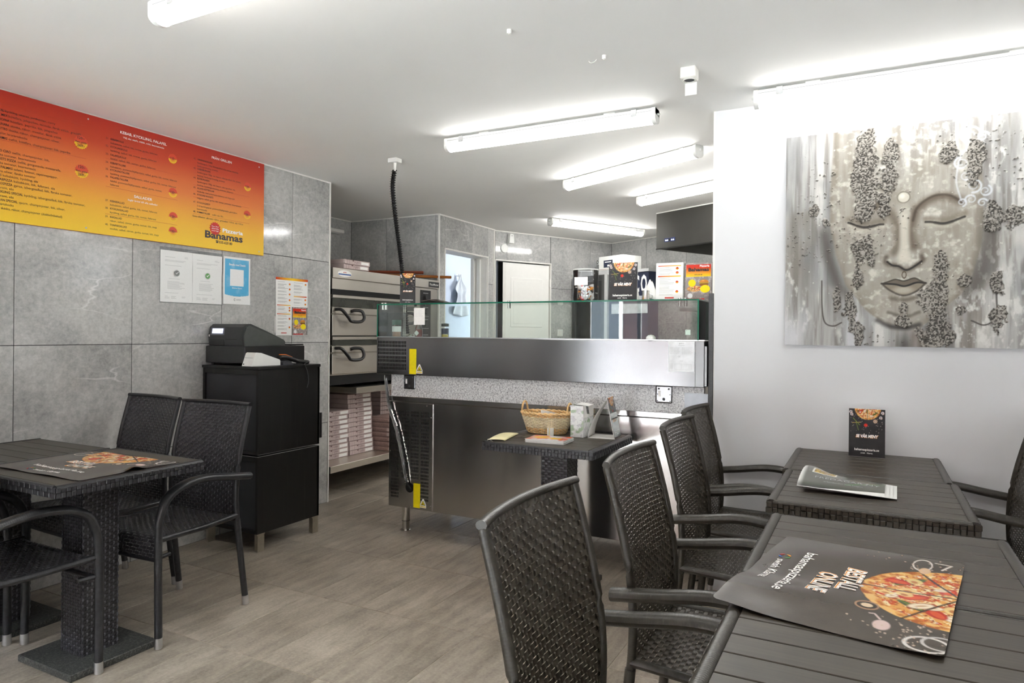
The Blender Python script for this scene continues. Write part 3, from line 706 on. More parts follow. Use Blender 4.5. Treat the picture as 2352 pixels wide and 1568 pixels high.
sp.tube(np.array(hel), 0.0052, 5, ry=0.0016, up=(0, 0, 1)).build('spiral_sleeve', M['black'], t, smooth=True)
# motion detector and round cover on the far kitchen wall
def kw(u, d, z): p = np.array([-3.629, 6.467])+KX*u+KY*d; return (p[0], p[1], z)
t = thing('motion_detector', 'white rounded motion detector just under the kitchen ceiling', 'detector', kw(0.207, 0.0, 2.27), A_K)
MB().prism([(-0.032, 0.0), (0.032, 0.0), (0.028, 0.05), (0.022, 0.10), (-0.022, 0.10), (-0.028, 0.05)], 'y', -0.05, 0.0).build('housing', M['white'], t, world=False); MB().box(-0.004, 0.004, -0.0515, -0.05, 0.075, 0.083).build('lens', M['rubber'], t, world=False)
t = thing('wall_cover', 'round white blanking cover on the kitchen tiles', 'cover', kw(0.139, 0.0, 2.21), A_K); MB().lathe([(0, -0.006), (0.045, -0.006), (0.05, 0.0)], 28).xf(Matrix.Rotation(-PI/2, 4, 'X')).xf(Matrix.Translation((0, -0.007, 0))).build('plate', M['white'], t, world=False, smooth=40); MB().box(-0.004, 0.004, -0.002, 0.0, -0.004, 0.004).build('screw', M['alu'], t, world=False)
t = thing('light_switch', 'white switch plate beside the kitchen door', 'switch', kw(0.928, 0.0, 1.29), A_K); MB().box(-0.04, 0.04, -0.012, 0, -0.04, 0.04, 0.002).build('plate', M['white'], t, world=False); MB().box(-0.022, 0.022, -0.016, -0.012, -0.025, 0.025, 0.002).build('rocker', M['trim'], t, world=False)

# ================================================================== steel counter
def grille(mb, x0, x1, z0, z1, y, nx, nz, w, h, gapx=None):
    for i in range(nx):
        for j in range(nz):
            a = x0+(x1-x0)*i/nx; c = z0+(z1-z0)*j/nz; mb.box(a, a+w, y-0.0006, y+0.0004, c, c+h)
def counter():
    t = thing('steel_counter', 'stainless steel refrigerated counter with granite upstand', 'counter', (-1.72, 3.8, 0))
    x0, x1, y0 = -2.735, -0.724, 3.52
    MB().box(x0, x1, y0+0.004, 4.18, 0.167, 0.838, 0.002).build('body', M['stainless'], t)
    MB().box(x0, x1, y0-0.008, 4.19, 0.842, 0.872, 0.002).build('worktop', M['stainless'], t)
    MB().box(x0+0.02, x1-0.02, 3.515, 3.545, 0.872, 1.012).build('granite_upstand', M['granite'], t)
    vp = MB().box(-2.732, -2.397, y0-0.003, y0+0.004, 0.170, 0.834, 0.001).build('vent_panel', M['stainless'], t, label='ventilated steel panel with slots')
    g = MB(); c0 = -2.712
    for col in range(4):
        xa = c0+col*0.0765
        for r in range(13):
            if col in (1, 2) and r > 9: continue
            for q in range(2):
                z = 0.768-r*0.0435-q*0.019
                for k in range(6): g.box(xa+k*0.0102, xa+k*0.0102+0.0058, y0-0.0037, y0-0.003, z, z+0.0145)
    gs = g.build('vent_slots', M['blackmat'], vp, kind='stuff')
    sc = MB()
    for (x, z) in ((-2.69, 0.822), (-2.44, 0.822), (-2.408, 0.75), (-2.408, 0.50), (-2.408, 0.20), (-2.722, 0.52), (-2.722, 0.24), (-2.56, 0.178)): sc.add(*(lambda B: (np.concatenate(B.v), B.f))(MB().lathe([(0, 0), (0.004, 0), (0.003, 0.002), (0, 0.003)], 8).xf(Matrix.Translation((x, y0-0.003, z)) @ Matrix.Rotation(PI/2, 4, 'X'))))
    sc.build('screws', M['chrome'], vp)
    # round cable hole, yellow labels
    MB().lathe([(0, 0), (0.031, 0)], 20).xf(Matrix.Translation((-2.567, y0-0.0042, 0.30)) @ Matrix.Rotation(PI/2, 4, 'X')).build('cable_hole', M['blackmat'], vp)
    warn(t, -2.536, -2.486, 0.180, 0.332, y0-0.005)
    for (x, y) in ((-2.655, 3.60), (-0.80, 3.60), (-2.655, 4.10), (-0.80, 4.10)):
        lg = MB().lathe([(0, 0), (0.034, 0), (0.034, 0.006), (0.024, 0.008), (0.0235, 0.055), (0.026, 0.06), (0.026, 0.17), (0, 0.17)], 18, (x, y, 0)).build('leg', M['chrome'], t, smooth=40)
        MB().lathe([(0.0268, 0.062), (0.0268, 0.066)], 18, (x, y, 0)).build('adjuster_ring', M['steel'], lg)
    # the plastic-wrapped cable that runs down from the display into the hole
    cb = bez([(-2.752, 3.506, 1.005), (-2.738, 3.503, 0.90), (-2.715, 3.500, 0.80), (-2.66, 3.502, 0.66), (-2.605, 3.503, 0.46), (-2.585, 3.503, 0.36), (-2.575, 3.506, 0.32), (-2.555, 3.518, 0.29)], 60)
    MB().tube(cb, 0.0065, 8).build('cable', M['black'], t, smooth=True)
    n = len(cb); MB().tube(cb[:int(n*0.8)], 0.0105+0.003*np.abs(np.sin(np.linspace(0, 40, int(n*0.8)))), 7).build('plastic_wrap', M['clear'], t)
    for (a, b) in ((-2.613, -2.525), (-0.992, -0.905)):
        k = MB().box(a, b, 3.509, 3.5148, 0.922, 1.012, 0.006).build('bracket', M['steel'], t)
        bm_ = MB()
        for (u, v, r) in ((0.2, 0.82, 0.005), (0.8, 0.82, 0.005), (0.12, 0.5, 0.003), (0.88, 0.5, 0.003), (0.5, 0.22, 0.008), (0.12, 0.12, 0.003), (0.88, 0.12, 0.003)):
            bm_.add(*(lambda B: (np.concatenate(B.v), B.f))(MB().lathe([(0, 0), (r, 0), (r*0.8, 0.003), (0, 0.003)], 10).xf(Matrix.Translation((a+(b-a)*u, 3.509, 0.922+0.09*v)) @ Matrix.Rotation(PI/2, 4, 'X'))))
        bm_.build('bolts', M['rubber'], k); MB().box(a+0.014, a+0.026, 3.5082, 3.509, 0.955, 0.985).build('sticker', M['ink_white'], k)
    # adhesive strip glued over the granite at the right end
    MB().box(-0.842, -0.722, 3.5135, 3.515, 0.885, 0.98).build('silver_tape', pm('silver_tape', (176, 180, 186), 0.4, 0.3), t)
def warn(t, x0, x1, z0, z1, y):
    p = MB().box(x0, x1, y, y+0.001, z0, z1).build('yellow_label', M['label_yellow'], t)
    tx = Text()
    for k in range(14): tx.put('varning iaktta alla anvisningar'[:26-(k % 4)], x0+0.004, z1-0.012-k*0.0085, 0.0055, width=(x1-x0)*0.82-0.004*(k % 3))
    tx.build('small_print', pm('ink_ochre', (206, 182, 0), 0.5), p, lambda a, b, c: (a, np.full_like(a, y-0.0004), b))
    m = (x1-x0); cx = x1+m*0.47; s = m*0.44; zb = z0+0.005
    def tri(r, dy, mat, nm, par): return MB().prism([(cx-r, zb+m*0.32+dy), (cx+r, zb+m*0.32+dy), (cx, zb+m*0.32+dy+r*1.72)], 'y', y+0.0002-(0.0003 if r < s else 0)-(0.0003 if r < s*0.7 else 0), y+0.001).build(nm, mat, par)
    b = MB().prism([(cx-s, zb), (cx+s, zb), (cx+s, zb+m*0.42), (cx+s*0.15, zb+m*1.12), (cx-s*0.15, zb+m*1.12), (cx-s, zb+m*0.42)], 'y', y+0.0004, y+0.0012).build('flammable_label', M['ink_white'], t)
    tri(s*0.82, 0.0, M['ink_black'], 'triangle_rim', b); tri(s*0.60, 0.0035, M['label_yellow'], 'triangle', b)
    MB().prism([(cx-s*0.14, zb+m*0.42), (cx+s*0.14, zb+m*0.42), (cx+s*0.16, zb+m*0.53), (cx, zb+m*0.68), (cx-s*0.16, zb+m*0.53)], 'y', y-0.0009, y).build('flame', M['ink_black'], b)
    MB().box(cx-s*0.85, cx+s*0.85, y-0.0001, y+0.0005, zb+0.003, zb+m*0.24).build('caption_bar', pm('pale_yellow', (238, 212, 120), 0.5), b)
counter()
def display():
    t = thing('display_case', 'long steel and glass display case standing on the counter', 'display case', (-1.79, 3.7, 1.012))
    x0, x1, y0, y1 = -2.805, -0.735, 3.475, 3.86
    MB().box(x0, x1, y0, y1, 1.012, 1.246, 0.003).build('steel_front', M['steel'], t)
    MB().box(-0.7815, -0.780, y0-0.0006, y0+0.001, 1.013, 1.245).box(x0+0.012, x0+0.0135, y0-0.0006, y0+0.001, 1.013, 1.245).build('seam', M['blackmat'], t)
    g = MB()
    for r in range(4):
        for q in range(2):
            for k in range(19): g.box(-2.790+k*0.0117, -2.790+k*0.0117+0.0062, y0-0.0008, y0+0.001, 1.207-r*0.0475-q*0.021, 1.207-r*0.0475-q*0.021+0.0165)
    g.build('vent_slots', M['blackmat'], t, kind='stuff')
    MB().box(x0+0.002, x1-0.002, y0+0.006, y0+0.012, 1.246, 1.252).build('front_rail', M['alu'], t)
    MB().box(x0+0.05, x1-0.05, y0+0.03, y1-0.03, 1.235, 1.2475).build('pan_bed', M['alu'], t)
    zt = 1.452
    MB().box(x0, x1-0.03, y0+0.003, y0+0.009, 1.25, zt).build('front_glass', M['glass'], t)
    MB().box(x0, x1-0.03, y0+0.003, y1-0.08, zt, zt+0.008).build('top_glass', M['glass'], t)
    for x in (x0, x1-0.036): MB().box(x, x+0.006, y0+0.009, y1-0.08, 1.25, zt).build('side_glass', M['glass'], t)
    e = MB().box(x0-0.0005, x1-0.0295, y0+0.001, y0+0.003, zt, zt+0.008).box(x0-0.0008, x0, y0+0.003, y1-0.08, zt, zt+0.008).box(x0-0.001, x0+0.007, y0+0.0015, y0+0.003, 1.25, zt).box(x1-0.037, x1-0.029, y0+0.0015, y0+0.003, 1.25, zt).box(x1-0.04, x1-0.029, y1-0.08, y1-0.079, 1.25, zt)
    e.build('green_glass_edge', M['glassedge'], t)
    for x in (x0+0.035, x0+0.06, x0+0.95, x1-0.13, x1-0.10):
        cl = MB().tube([(x, y0+0.012, zt+0.008), (x, y0+0.012, zt+0.014)], 0.008, 10).tube([(x, y0+0.02, zt), (x, y0+0.02, zt-0.03)], 0.009, 10); cl.build('glass_clamp', M['chrome'], t, smooth=40)
    warn(t, -2.546, -2.494, 1.019, 1.176, y0-0.001)
    # rating plate
    pl = MB().box(-0.916, -0.785, y0-0.0012, y0, 1.090, 1.243).build('rating_plate', pm('plate_silver', (214, 215, 216), 0.4, 0.2), t)
    tx = Text(); tx.put('gastro', -0.850, 1.231, 0.010, 0.01, 'c'); tx.put('pizza kylbänk', -0.850, 1.222, 0.006, 0, 'c')
    for k in range(6): tx.put('modell volt hz watt klass'[:18+k], -0.910, 1.211-k*0.0062, 0.0045, width=0.052-0.003*(k % 3)); tx.put('kylmedel kg ampere bar', -0.848, 1.211-k*0.0062, 0.0045, width=0.054-0.004*(k % 2))
    tx.put('CE', -0.868, 1.163, 0.011); tx.put('schema', -0.850, 1.143, 0.006, 0, 'c')
    for k in range(6): tx.put('L N PE K', -0.910, 1.126-k*0.0045, 0.0045)
    tx.build('plate_text', M['ink_grey'], pl, lambda a, b, c: (a, np.full_like(a, y0-0.0016), b))['kind'] = 'stuff'
    ln = MB()
    for (a, b, c, d) in ((-0.885, -0.80, 1.128, 1.1284), (-0.885, -0.80, 1.100, 1.1004), (-0.885, -0.8846, 1.10, 1.128), (-0.80, -0.7996, 1.10, 1.128), (-0.85, -0.8496, 1.10, 1.128), (-0.825, -0.8246, 1.095, 1.128)): ln.box(a, b, y0-0.0016, y0-0.0012, c, d)
    ln.build('wiring_diagram', M['ink_grey'], pl)
    # dark end panel between the case and the white wall
    pass
    MB().box(-0.734, -0.724, 3.478, 3.50, 1.02, 1.22).build('hanging_strip', M['steel'], t)
display()
t = thing('stone_upright', 'dark stone upright slab between the display case and the white wall', 'slab', (-0.71, 3.8, 0)); MB().box(-0.722, -0.697, 3.50, 4.1, 0.70, 1.487, 0.002).build('slab', pm('dark_stone_panel', (70, 71, 72), 0.5, var=0.2, scale=200), t); MB().box(-0.722, -0.70, 3.53, 4.05, 0, 0.70).build('plinth', M['blackmat'], t)
# ================================================================== cash cabinet and what stands on it
def cash_cabinet():
    t = thing('cash_cabinet', 'tall black stained cabinet by the tiled wall under the register', 'cabinet', (-3.355, 3.05, 0))
    x0, x1, y0, y1 = -3.592, -3.12, 2.803, 3.30
    def unit(nm, z0, z1):
        b = MB().box(x1-0.018, x1, y0, y1, z0, z1, 0.001).box(x0, x0+0.018, y0, y1, z0, z1, 0.001).box(x0, x1, y1-0.018, y1, z0, z1, 0.001).box(x0+0.018, x1-0.018, y0, y1-0.018, z1-0.030, z1, 0.001).box(x0+0.018, x1-0.018, y0, y1-0.018, z0, z0+0.020, 0.001)
        o = b.build(nm, M['blackwood'], t); MB().box(x0+0.018, x1-0.018, y0+0.012, y0+0.016, z0+0.020, z1-0.030).build('back_panel', pm('grey_black_board', (48, 49, 53), 0.55, var=0.2, scale=5), o); return o
    unit('upper_body', 0.562, 1.055); unit('lower_body', 0.105, 0.552)
    MB().box(x1-0.0015, x1+0.0006, y0, y1, 0.5500, 0.5526).box(x0, x1, y0-0.0006, y0+0.001, 0.5500, 0.5526).box(x1-0.001, x1+0.0006, y0, y1, 0.562, 0.5635).build('worn_edge', M['ink_grey'], t)
    MB().box(x0-0.004, x1+0.004, y0-0.006, y1+0.004, 1.055, 1.072, 0.002).build('top', M['blackwood'], t)
    MB().box(x1-0.001, x1+0.006, y1+0.001, y1+0.016, 0.60, 0.76).build('door_handle', M['black'], t)
    for (x, y) in ((x1-0.025, y0+0.03), (x1-0.025, y1-0.03), (x0+0.03, y0+0.03), (x0+0.03, y1-0.03)):
        l = MB().box(x-0.024, x+0.024, y-0.004, y+0.004, 0, 0.105).box(x+0.016, x+0.024, y-0.03, y+0.03, 0.098, 0.105).box(x+0.020, x+0.025, y-0.024, y+0.024, 0, 0.105).build('leg', pm('nickel_leg', (196, 190, 178), 0.30, 1.0), t)
cash_cabinet()
t = thing('till_box', 'flat black metal till box under the cash register', 'till box', (-3.43, 3.07, 1.072))
MB().box(-3.600, -3.262, 2.83, 3.31, 1.086, 1.187, 0.003).build('case', M['black'], t); MB().box(-3.597, -3.265, 2.826, 2.831, 1.088, 1.184, 0.001).build('front', M['charcoal'], t)
for x in (-3.57, -3.29):
    for y in (2.86, 3.28): MB().cyl(x, y, 1.072, 1.087, 0.012, 10).build('foot', M['rubber'], t)
def register():
    t = thing('cash_register', 'charcoal cash register with a small blue customer screen', 'cash register', (-3.44, 3.0, 1.187))
    prof = [(2.846, 1.189), (2.838, 1.25), (2.850, 1.302), (2.872, 1.320), (2.905, 1.322), (3.03, 1.278), (3.165, 1.226), (3.178, 1.214), (3.178, 1.194), (3.17, 1.188)]
    MB().prism(prof, 'x', -3.592, -3.300).build('body', M['charcoal'], t, smooth=30)
    pr2 = [(2.856, 1.188), (2.850, 1.25), (2.866, 1.300), (2.885, 1.312), (3.16, 1.224), (3.168, 1.190)]
    MB().prism(pr2, 'x', -3.302, -3.291).build('side_cover', pm('grey_plastic', (70, 73, 70), 0.4), t, smooth=30)
    MB().prism([(2.95, 1.305), (3.04, 1.276), (3.05, 1.284), (2.96, 1.315)], 'x', -3.52, -3.36).build('paper_cover', M['black'], t)
    MB().quad((-3.573, 2.8400, 1.253), (-3.452, 2.8400, 1.253), (-3.452, 2.8470, 1.298), (-3.573, 2.8470, 1.298)).xf(Matrix.Translation((0, -0.0015, 0))).build('screen_bezel', pm('screen_bezel', (96, 97, 104), 0.3), t)
    MB().quad((-3.558, 2.8400, 1.263), (-3.462, 2.8400, 1.263), (-3.462, 2.8455, 1.293), (-3.558, 2.8455, 1.293)).xf(Matrix.Translation((0, -0.0028, 0))).build('customer_screen', M['lcd'], t)
    MB().box(-3.585, -3.455, 2.841, 2.846, 1.19, 1.232, 0.002).build('port_cover', M['black'], t); MB().box(-3.437, -3.345, 2.838, 2.842, 1.227, 1.229).build('slot', M['blackmat'], t); MB().box(-3.587, -3.579, 2.838, 2.842, 1.244, 1.256).build('sticker', M['ink_white'], t)
register()
t = thing('card_reader', 'white wedge-shaped receipt printer beside the cash drawer', 'printer', (-3.19, 2.90, 1.072))
MB().prism([(2.80, 1.0735), (2.828, 1.148), (2.838, 1.153), (2.872, 1.150), (3.012, 1.108), (3.018, 1.100), (3.018, 1.0735)], 'x', -3.252, -3.172).build('body', M['white'], t, smooth=25)
MB().box(-3.247, -3.18, 2.8155, 2.8175, 1.121, 1.1225).build('paper_slot', M['ink_grey'], t); MB().box(-3.246, -3.238, 2.803, 2.8055, 1.080, 1.088).build('logo', M['rubber'], t)
t = thing('price_scanner', 'black handheld scanner with an orange stripe in its cradle', 'scanner', (-3.2, 3.13, 1.072))
MB().prism([(3.03, 1.073), (3.028, 1.090), (3.05, 1.098), (3.095, 1.092), (3.115, 1.074)], 'x', -3.235, -3.16).build('cradle', M['rubber'], t, smooth=30)
MB().tube(bez([(-3.2, 3.035, 1.122), (-3.2, 3.085, 1.120), (-3.2, 3.13, 1.108), (-3.2, 3.19, 1.092), (-3.2, 3.275, 1.083)], 20), [0.018]*8+[0.02]*6+[0.015]*(21-14), 12, ry=0.013).build('scanner_body', M['charcoal'], t, smooth=True)
MB().tube([(-3.2, 3.035, 1.136), (-3.2, 3.085, 1.135), (-3.2, 3.14, 1.118)], 0.0035, 6).build('orange_stripe', pm('orange_plastic', (240, 120, 40), 0.4), t, smooth=True)
MB().tube(bez([(-3.19, 3.27, 1.085), (-3.14, 3.20, 1.082), (-3.112, 3.16, 1.075), (-3.108, 3.178, 1.03), (-3.108, 3.19, 0.97), (-3.108, 3.176, 0.93)], 30), 0.0022, 6).build('cord', M['rubber'], t, smooth=True)
t = thing('tablet_holder', 'flat black phone lying on the cash drawer beside the register', 'phone', (-3.3, 3.24, 1.187)); MB().box(-3.335, -3.265, 3.19, 3.305, 1.190, 1.198, 0.003).build('body', M['black'], t); MB().box(-3.328, -3.272, 3.197, 3.298, 1.198, 1.1985).build('screen', M['darkglass'], t)

# ================================================================== pizza oven in the alcove
OX = -3.60
def oven():
    t = thing('pizza_oven', 'two-deck stainless pizza oven with black loop handles in the alcove', 'oven', (-4.1, 4.65, 0.84))
    ya, yb = 3.925, 5.355
    MB().box(-4.62, OX-0.02, ya+0.01, 5.34, 0.945, 1.69).build('body', M['steelw'], t)
    MB().prism([(-4.62, 1.70), (OX+0.005, 1.687), (OX+0.012, 1.690), (OX+0.012, 1.765), (-4.62, 1.775)], 'y', ya, yb).build('canopy', M['steelw'], t)
    MB().box(OX-0.02, OX-0.004, ya+0.01, 5.0, 1.605, 1.685).build('canopy_back', M['steelw'], t)
    for (z0, nm) in ((1.245, 'upper'), (0.95, 'lower')):
        h = 0.325 if nm == 'upper' else 0.30
        MB().box(OX-0.02, OX-0.006, ya+0.01, 5.0, z0+h-0.006, z0+h+(0.035 if nm == 'upper' else 0.0)).build('shadow_gap', M['blackmat'], t)
        d = MB().box(OX-0.012, OX, ya+0.012, 4.995, z0+0.006, z0+0.165, 0.002).box(OX-0.012, OX, ya+0.012, 4.995, z0+0.172, z0+0.222, 0.002).box(OX-0.012, OX+0.004, ya+0.012, 4.995, z0+h-0.032, z0+h-0.008, 0.002).build('door', M['steelw'], t)
        MB().box(OX-0.012, OX-0.006, ya+0.015, 4.99, z0+0.225, z0+h-0.034).build('window', M['darkglass'], d)
        for yc in (4.115, 4.80):
            zc = z0+0.20; w = 0.105
            hp = bez([(OX, yc-w-0.04, zc+0.005), (OX+0.045, yc-w-0.02, zc+0.0), (OX+0.065, yc-w+0.03, zc-0.055), (OX+0.07, yc-w*0.4, zc-0.085), (OX+0.07, yc+w*0.6, zc-0.085), (OX+0.068, yc+w, zc-0.055), (OX+0.05, yc+w*0.95, zc-0.005), (OX+0.02, yc+w*0.5, zc+0.002), (OX, yc+w*0.3, zc-0.005)], 60)
            MB().tube(hp, 0.0125, 10).build('handle', M['black'], d, smooth=True)
    c = MB().box(OX-0.02, OX-0.004, 5.0, yb-0.01, 0.95, 1.685).build('control_column', M['steelw'], t)
    MB().box(OX-0.004, OX+0.001, 5.075, 5.235, 1.02, 1.665, 0.001).build('control_panel', M['black'], t)
    for z in (1.60, 1.47, 1.36, 1.22, 1.12):
        MB().lathe([(0, 0), (0.026, 0), (0.022, 0.016), (0, 0.016)], 14).xf(Matrix.Translation((OX+0.001, 5.155, z)) @ Matrix.Rotation(PI/2, 4, 'Y')).build('knob', M['charcoal'], t)
        MB().box(OX+0.001, OX+0.0015, 5.105, 5.205, z-0.045, z-0.040).box(OX+0.001, OX+0.0015, 5.115, 5.195, z+0.035, z+0.042).build('marking', M['ink_grey'], t)
    p = MB().box(OX+0.012, OX+0.015, 5.185, 5.350, 1.698, 1.748, 0.001).build('name_plate', M['charcoal'], t)
    Text().put('PizzaMaster', 5.196, 1.715, 0.027, 0.008, width=0.143).build('plate_lettering', M['ink_white'], p, lambda a, b, c: (np.full_like(a, OX+0.0156), a, b))
    st = MB().lathe([(0, 0), (1, 0)], 28, sx=1).xf(Matrix.Translation((OX+0.013, 4.055, 1.727)) @ Matrix.Diagonal((1, 0.078, 0.026, 1)) @ Matrix.Rotation(PI/2, 4, 'Y')).build('oval_sticker', M['ink_white'], t)
    MB().box(OX+0.0132, OX+0.0136, 3.985, 4.125, 1.716, 1.725).build('blue_band', M['ink_blue'], st); Text().put('ernst', 4.055, 1.732, 0.017, 0.02, 'c').build('sticker_lettering', M['ink_red'], st, lambda a, b, c: (np.full_like(a, OX+0.0134), a, b))
    for z0 in (0.94,): MB().box(-4.6, OX-0.03, ya+0.02, 5.33, 0.87, 0.945).build('plinth', M['blackmat'], t)
    for y in (4.0, 5.25):
        for x in (-4.5, -3.72): MB().box(x-0.02, x+0.02, y-0.02, y+0.02, 0.838, 0.875).build('foot', M['blackmat'], t)
oven()
def stand():
    t = thing('oven_stand', 'steel stand with two deep shelves under the pizza oven', 'stand', (-4.1, 4.65, 0))
    MB().box(-4.6, OX, 4.217, 5.34, 0.790, 0.838, 0.002).box(-4.6, -3.95, 3.94, 4.217, 0.790, 0.838, 0.002).build('upper_shelf', M['steelw'], t)
    MB().box(-4.6, OX, 3.93, 5.34, 0.207, 0.258, 0.002).build('lower_shelf', M['steelw'], t)
    for x in (-4.56, -4.0):
        for y in (3.98, 5.28): MB().box(x-0.02, x+0.02, y-0.02, y+0.02, 0, 0.80).build('leg', M['steelw'], t)
stand()
def pizza_box(name, x1, y0, z, label, group, w=0.30, h=0.0375, mat='cardboard', face='x', proto={}):
    k = (mat, face, w, h)
    if k not in proto:
        mb = MB().box(-w, 0, 0, w, 0.0008, h-0.0008, 0.0015); me = mb.mesh('pizza_box'); me.materials.append(M[mat]); 
        dk = MB(); lb = MB()
        if face == 'x':
            dk.box(0.0, 0.0006, 0.015, w*0.62, h-0.0035, h-0.002).box(0.0, 0.0008, 0.09, 0.105, h-0.012, h-0.002)
            for y in (0.03, 0.055, 0.11, 0.135, 0.15): dk.box(0.0, 0.0004, y, y+0.0012, 0.003, h-0.004)
            for y in np.linspace(0.118, 0.175, 14): dk.box(0.0, 0.0004, y, y+0.0014, 0.008+0.012*random.random(), 0.016+0.014*random.random())
            lb.box(0.0, 0.0006, w*0.64, w*0.95, 0.007, h-0.008)
        else:
            for zz in (0.004, h-0.006): dk.box(-w, 0.0, -0.0005, 0, zz, zz+0.003)
            for x in np.linspace(-w*0.9, -0.05, 22): dk.box(x, x+0.004, -0.0004, 0, 0.012, 0.014+0.008*random.random())
            lb.box(-0.03, -0.002, -0.0006, 0, 0.006, h-0.006)
        md = dk.mesh('print'); md.materials.append(M['boxline']); ml = lb.mesh('white_field'); ml.materials.append(M['ink_white'] if face == 'x' else M['cardboard']); proto[k] = (me, md, ml)
    me, md, ml = proto[k]; o = bpy.data.objects.new(name, me); reg(o, None, (x1, y0, z)); o.location = (x1, y0, z); tag(o, label, 'box', group)
    for n2, q in (('print', md), ('white_field', ml)): c = bpy.data.objects.new(n2, q); reg(c, o)
    return o
z0 = 0.2585
ORD = ['lowest', 'second up', 'third up', 'fourth up', 'fifth up', 'sixth up', 'seventh up', 'eighth up', 'ninth up', 'tenth up', 'eleventh up', 'twelfth up', 'topmost']
def od(k, n): return 'topmost' if k == n-1 else ORD[k]
for k in range(10): pizza_box('pizza_box', -3.80+random.uniform(-0.006, 0.006), 4.055+random.uniform(-0.004, 0.004), z0+k*0.0385, 'pale pizza box, %s in the stack next to the tiled wall end' % od(k, 10), 'pizza boxes in the lower stack', h=0.0380)
for k in range(13): pizza_box('pizza_box', -3.80+random.uniform(-0.006, 0.006)-0.002*k, 4.372+random.uniform(-0.004, 0.004), z0+k*0.0385, 'pale pizza box, %s in the tallest stack under the oven' % od(k, 13), 'pizza boxes in the tall stack', h=0.0380)
for k in range(7): pizza_box('pizza_box', -3.625-(0.02 if k in (3, 4) else 0), 4.70+random.uniform(-0.004, 0.004), z0+k*0.041, 'pinkish brown pizza box, %s in the stack beside the steel counter' % od(k, 7), 'brown pizza boxes', w=0.24, h=0.0405, mat='cardboard2', face='y')
for k in range(13): pizza_box('pizza_box', -3.95, 4.955, z0+k*0.0385, 'pizza box, %s in the shaded stack behind the brown boxes' % od(k, 13), 'pizza boxes in the shaded stack', h=0.0380)
pizza_box('pizza_box', -3.62, 4.08, 1.7725, 'lower of two pale pizza boxes on top of the oven', None, w=0.30, h=0.037)
pizza_box('pizza_box', -3.615, 4.085, 1.810, 'upper of two pale pizza boxes on top of the oven', None, w=0.30, h=0.037)
def peel(p0, p1, r, mat, label):
    p0, p1 = np.array(p0), np.array(p1); t = thing('pizza_peel', label, 'pizza peel', tuple(p0)); d = (p1-p0)/np.linalg.norm(p1-p0)
    MB().tube([p0, p1], r, 10).build('handle', mat, t, smooth=40); q = p0-d*0.02; s = np.array([-d[1], d[0], 0]); b = p0-d*0.30; n = np.array([0, 0, 0.004])
    MB().add([q+s*0.03-n, q-s*0.03-n, b-s*0.14-n, b-d*0.05-s*0.09-n, b-d*0.05+s*0.09-n, b+s*0.14-n, q+s*0.03+n, q-s*0.03+n, b-s*0.14+n, b-d*0.05-s*0.09+n, b-d*0.05+s*0.09+n, b+s*0.14+n], [(0, 5, 4, 3, 2, 1), (6, 7, 8, 9, 10, 11)]+[(i, (i+1) % 6, 6+(i+1) % 6, 6+i) for i in range(6)]).build('blade', M['alu'], t)
peel((-4.05, 4.62, 1.785), (-3.545, 5.49, 1.808), 0.0135, M['peel'], 'orange wooden peel handle lying on the oven, longest one')
peel((-4.2, 4.70, 1.82), (-3.66, 5.20, 1.832), 0.0145, M['peel2'], 'dark red wooden peel handle lying on the oven')
# cloth apron on the blue wall
def apron():
    t = thing('hanging_apron', 'white apron hanging on a hook on the blue store room wall', 'apron', (-4.62, 7.32, 1.5))
    n = 28; m = 22; V = []; 
    for j in range(n):
        v = j/(n-1); w = 0.025+0.12*sst(0.1, 0.4, v)-0.04*sst(0.4, 0.5, v)+0.09*sst(0.5, 1, v)
        for i in range(m):
            u = i/(m-1)*2-1; V.append((-4.60+0.035*math.sin(u*7+v*4)*(0.3+v)*0.6+0.02, 7.30+0.05*v+u*w, 2.0-0.50*v-0.02*math.cos(u*3)))
    F = [(j*m+i, j*m+i+1, (j+1)*m+i+1, (j+1)*m+i) for j in range(n-1) for i in range(m-1)]
    o = MB().add(V, F).build('cloth', M['cloth'], t, smooth=True); md = o.modifiers.new('th', 'SOLIDIFY'); md.thickness = 0.003
    MB().tube([(-4.63, 7.30, 2.0), (-4.59, 7.30, 1.995), (-4.585, 7.30, 2.015)], 0.005, 6).build('hook', M['alu'], t)
apron()
# ================================================================== kitchen behind the counter
def hood():
    t = thing('extractor_hood', 'dark steel extractor hood with small control panel, in the kitchen', 'extractor hood', (-1.2, 6.4, 2.06)); P = np.array([-1.752, 6.185]); hk = pm('hood_steel', (112, 111, 107), 0.34, 0.9, var=0.08, scale=3)
    def H(a, b, z): q = P+KY*a+KX*b; return (q[0], q[1], z)
    def slab(a0, a1, b0, b1, z0, z1): return MB().add([H(a, b, z) for z in (z0, z1) for b in (b0, b1) for a in (a0, a1)], [(0, 2, 3, 1), (4, 5, 7, 6), (0, 1, 5, 4), (2, 6, 7, 3), (0, 4, 6, 2), (1, 3, 7, 5)])
    slab(0, 2.0, 0, 0.012, 2.065, 2.395).build('front', hk, t); slab(0, 0.012, 0.012, 0.9, 2.065, 2.395).build('side', hk, t); slab(0.012, 2.0, 0.012, 0.9, 2.20, 2.21).build('filter', M['blackmat'], t)
    slab(-0.002, 2.0, -0.004, 0.0, 2.058, 2.068).build('lower_rim', M['steel'], t); slab(-0.002, 2.0, -0.004, 0.0, 2.388, 2.398).build('upper_rim', M['trim'], t)
    p = slab(0.10, 0.225, -0.005, 0, 2.118, 2.152).build('control_panel', pm('panel_blue', (66, 74, 118), 0.3), t)
    for i, a in enumerate((0.115, 0.135, 0.185, 0.205)): slab(a, a+0.009, -0.007, -0.005, 2.127, 2.137).build('button', M['led'], p)
    slab(0.152, 0.172, -0.007, -0.005, 2.124, 2.146).build('display', M['black'], p)
hood()
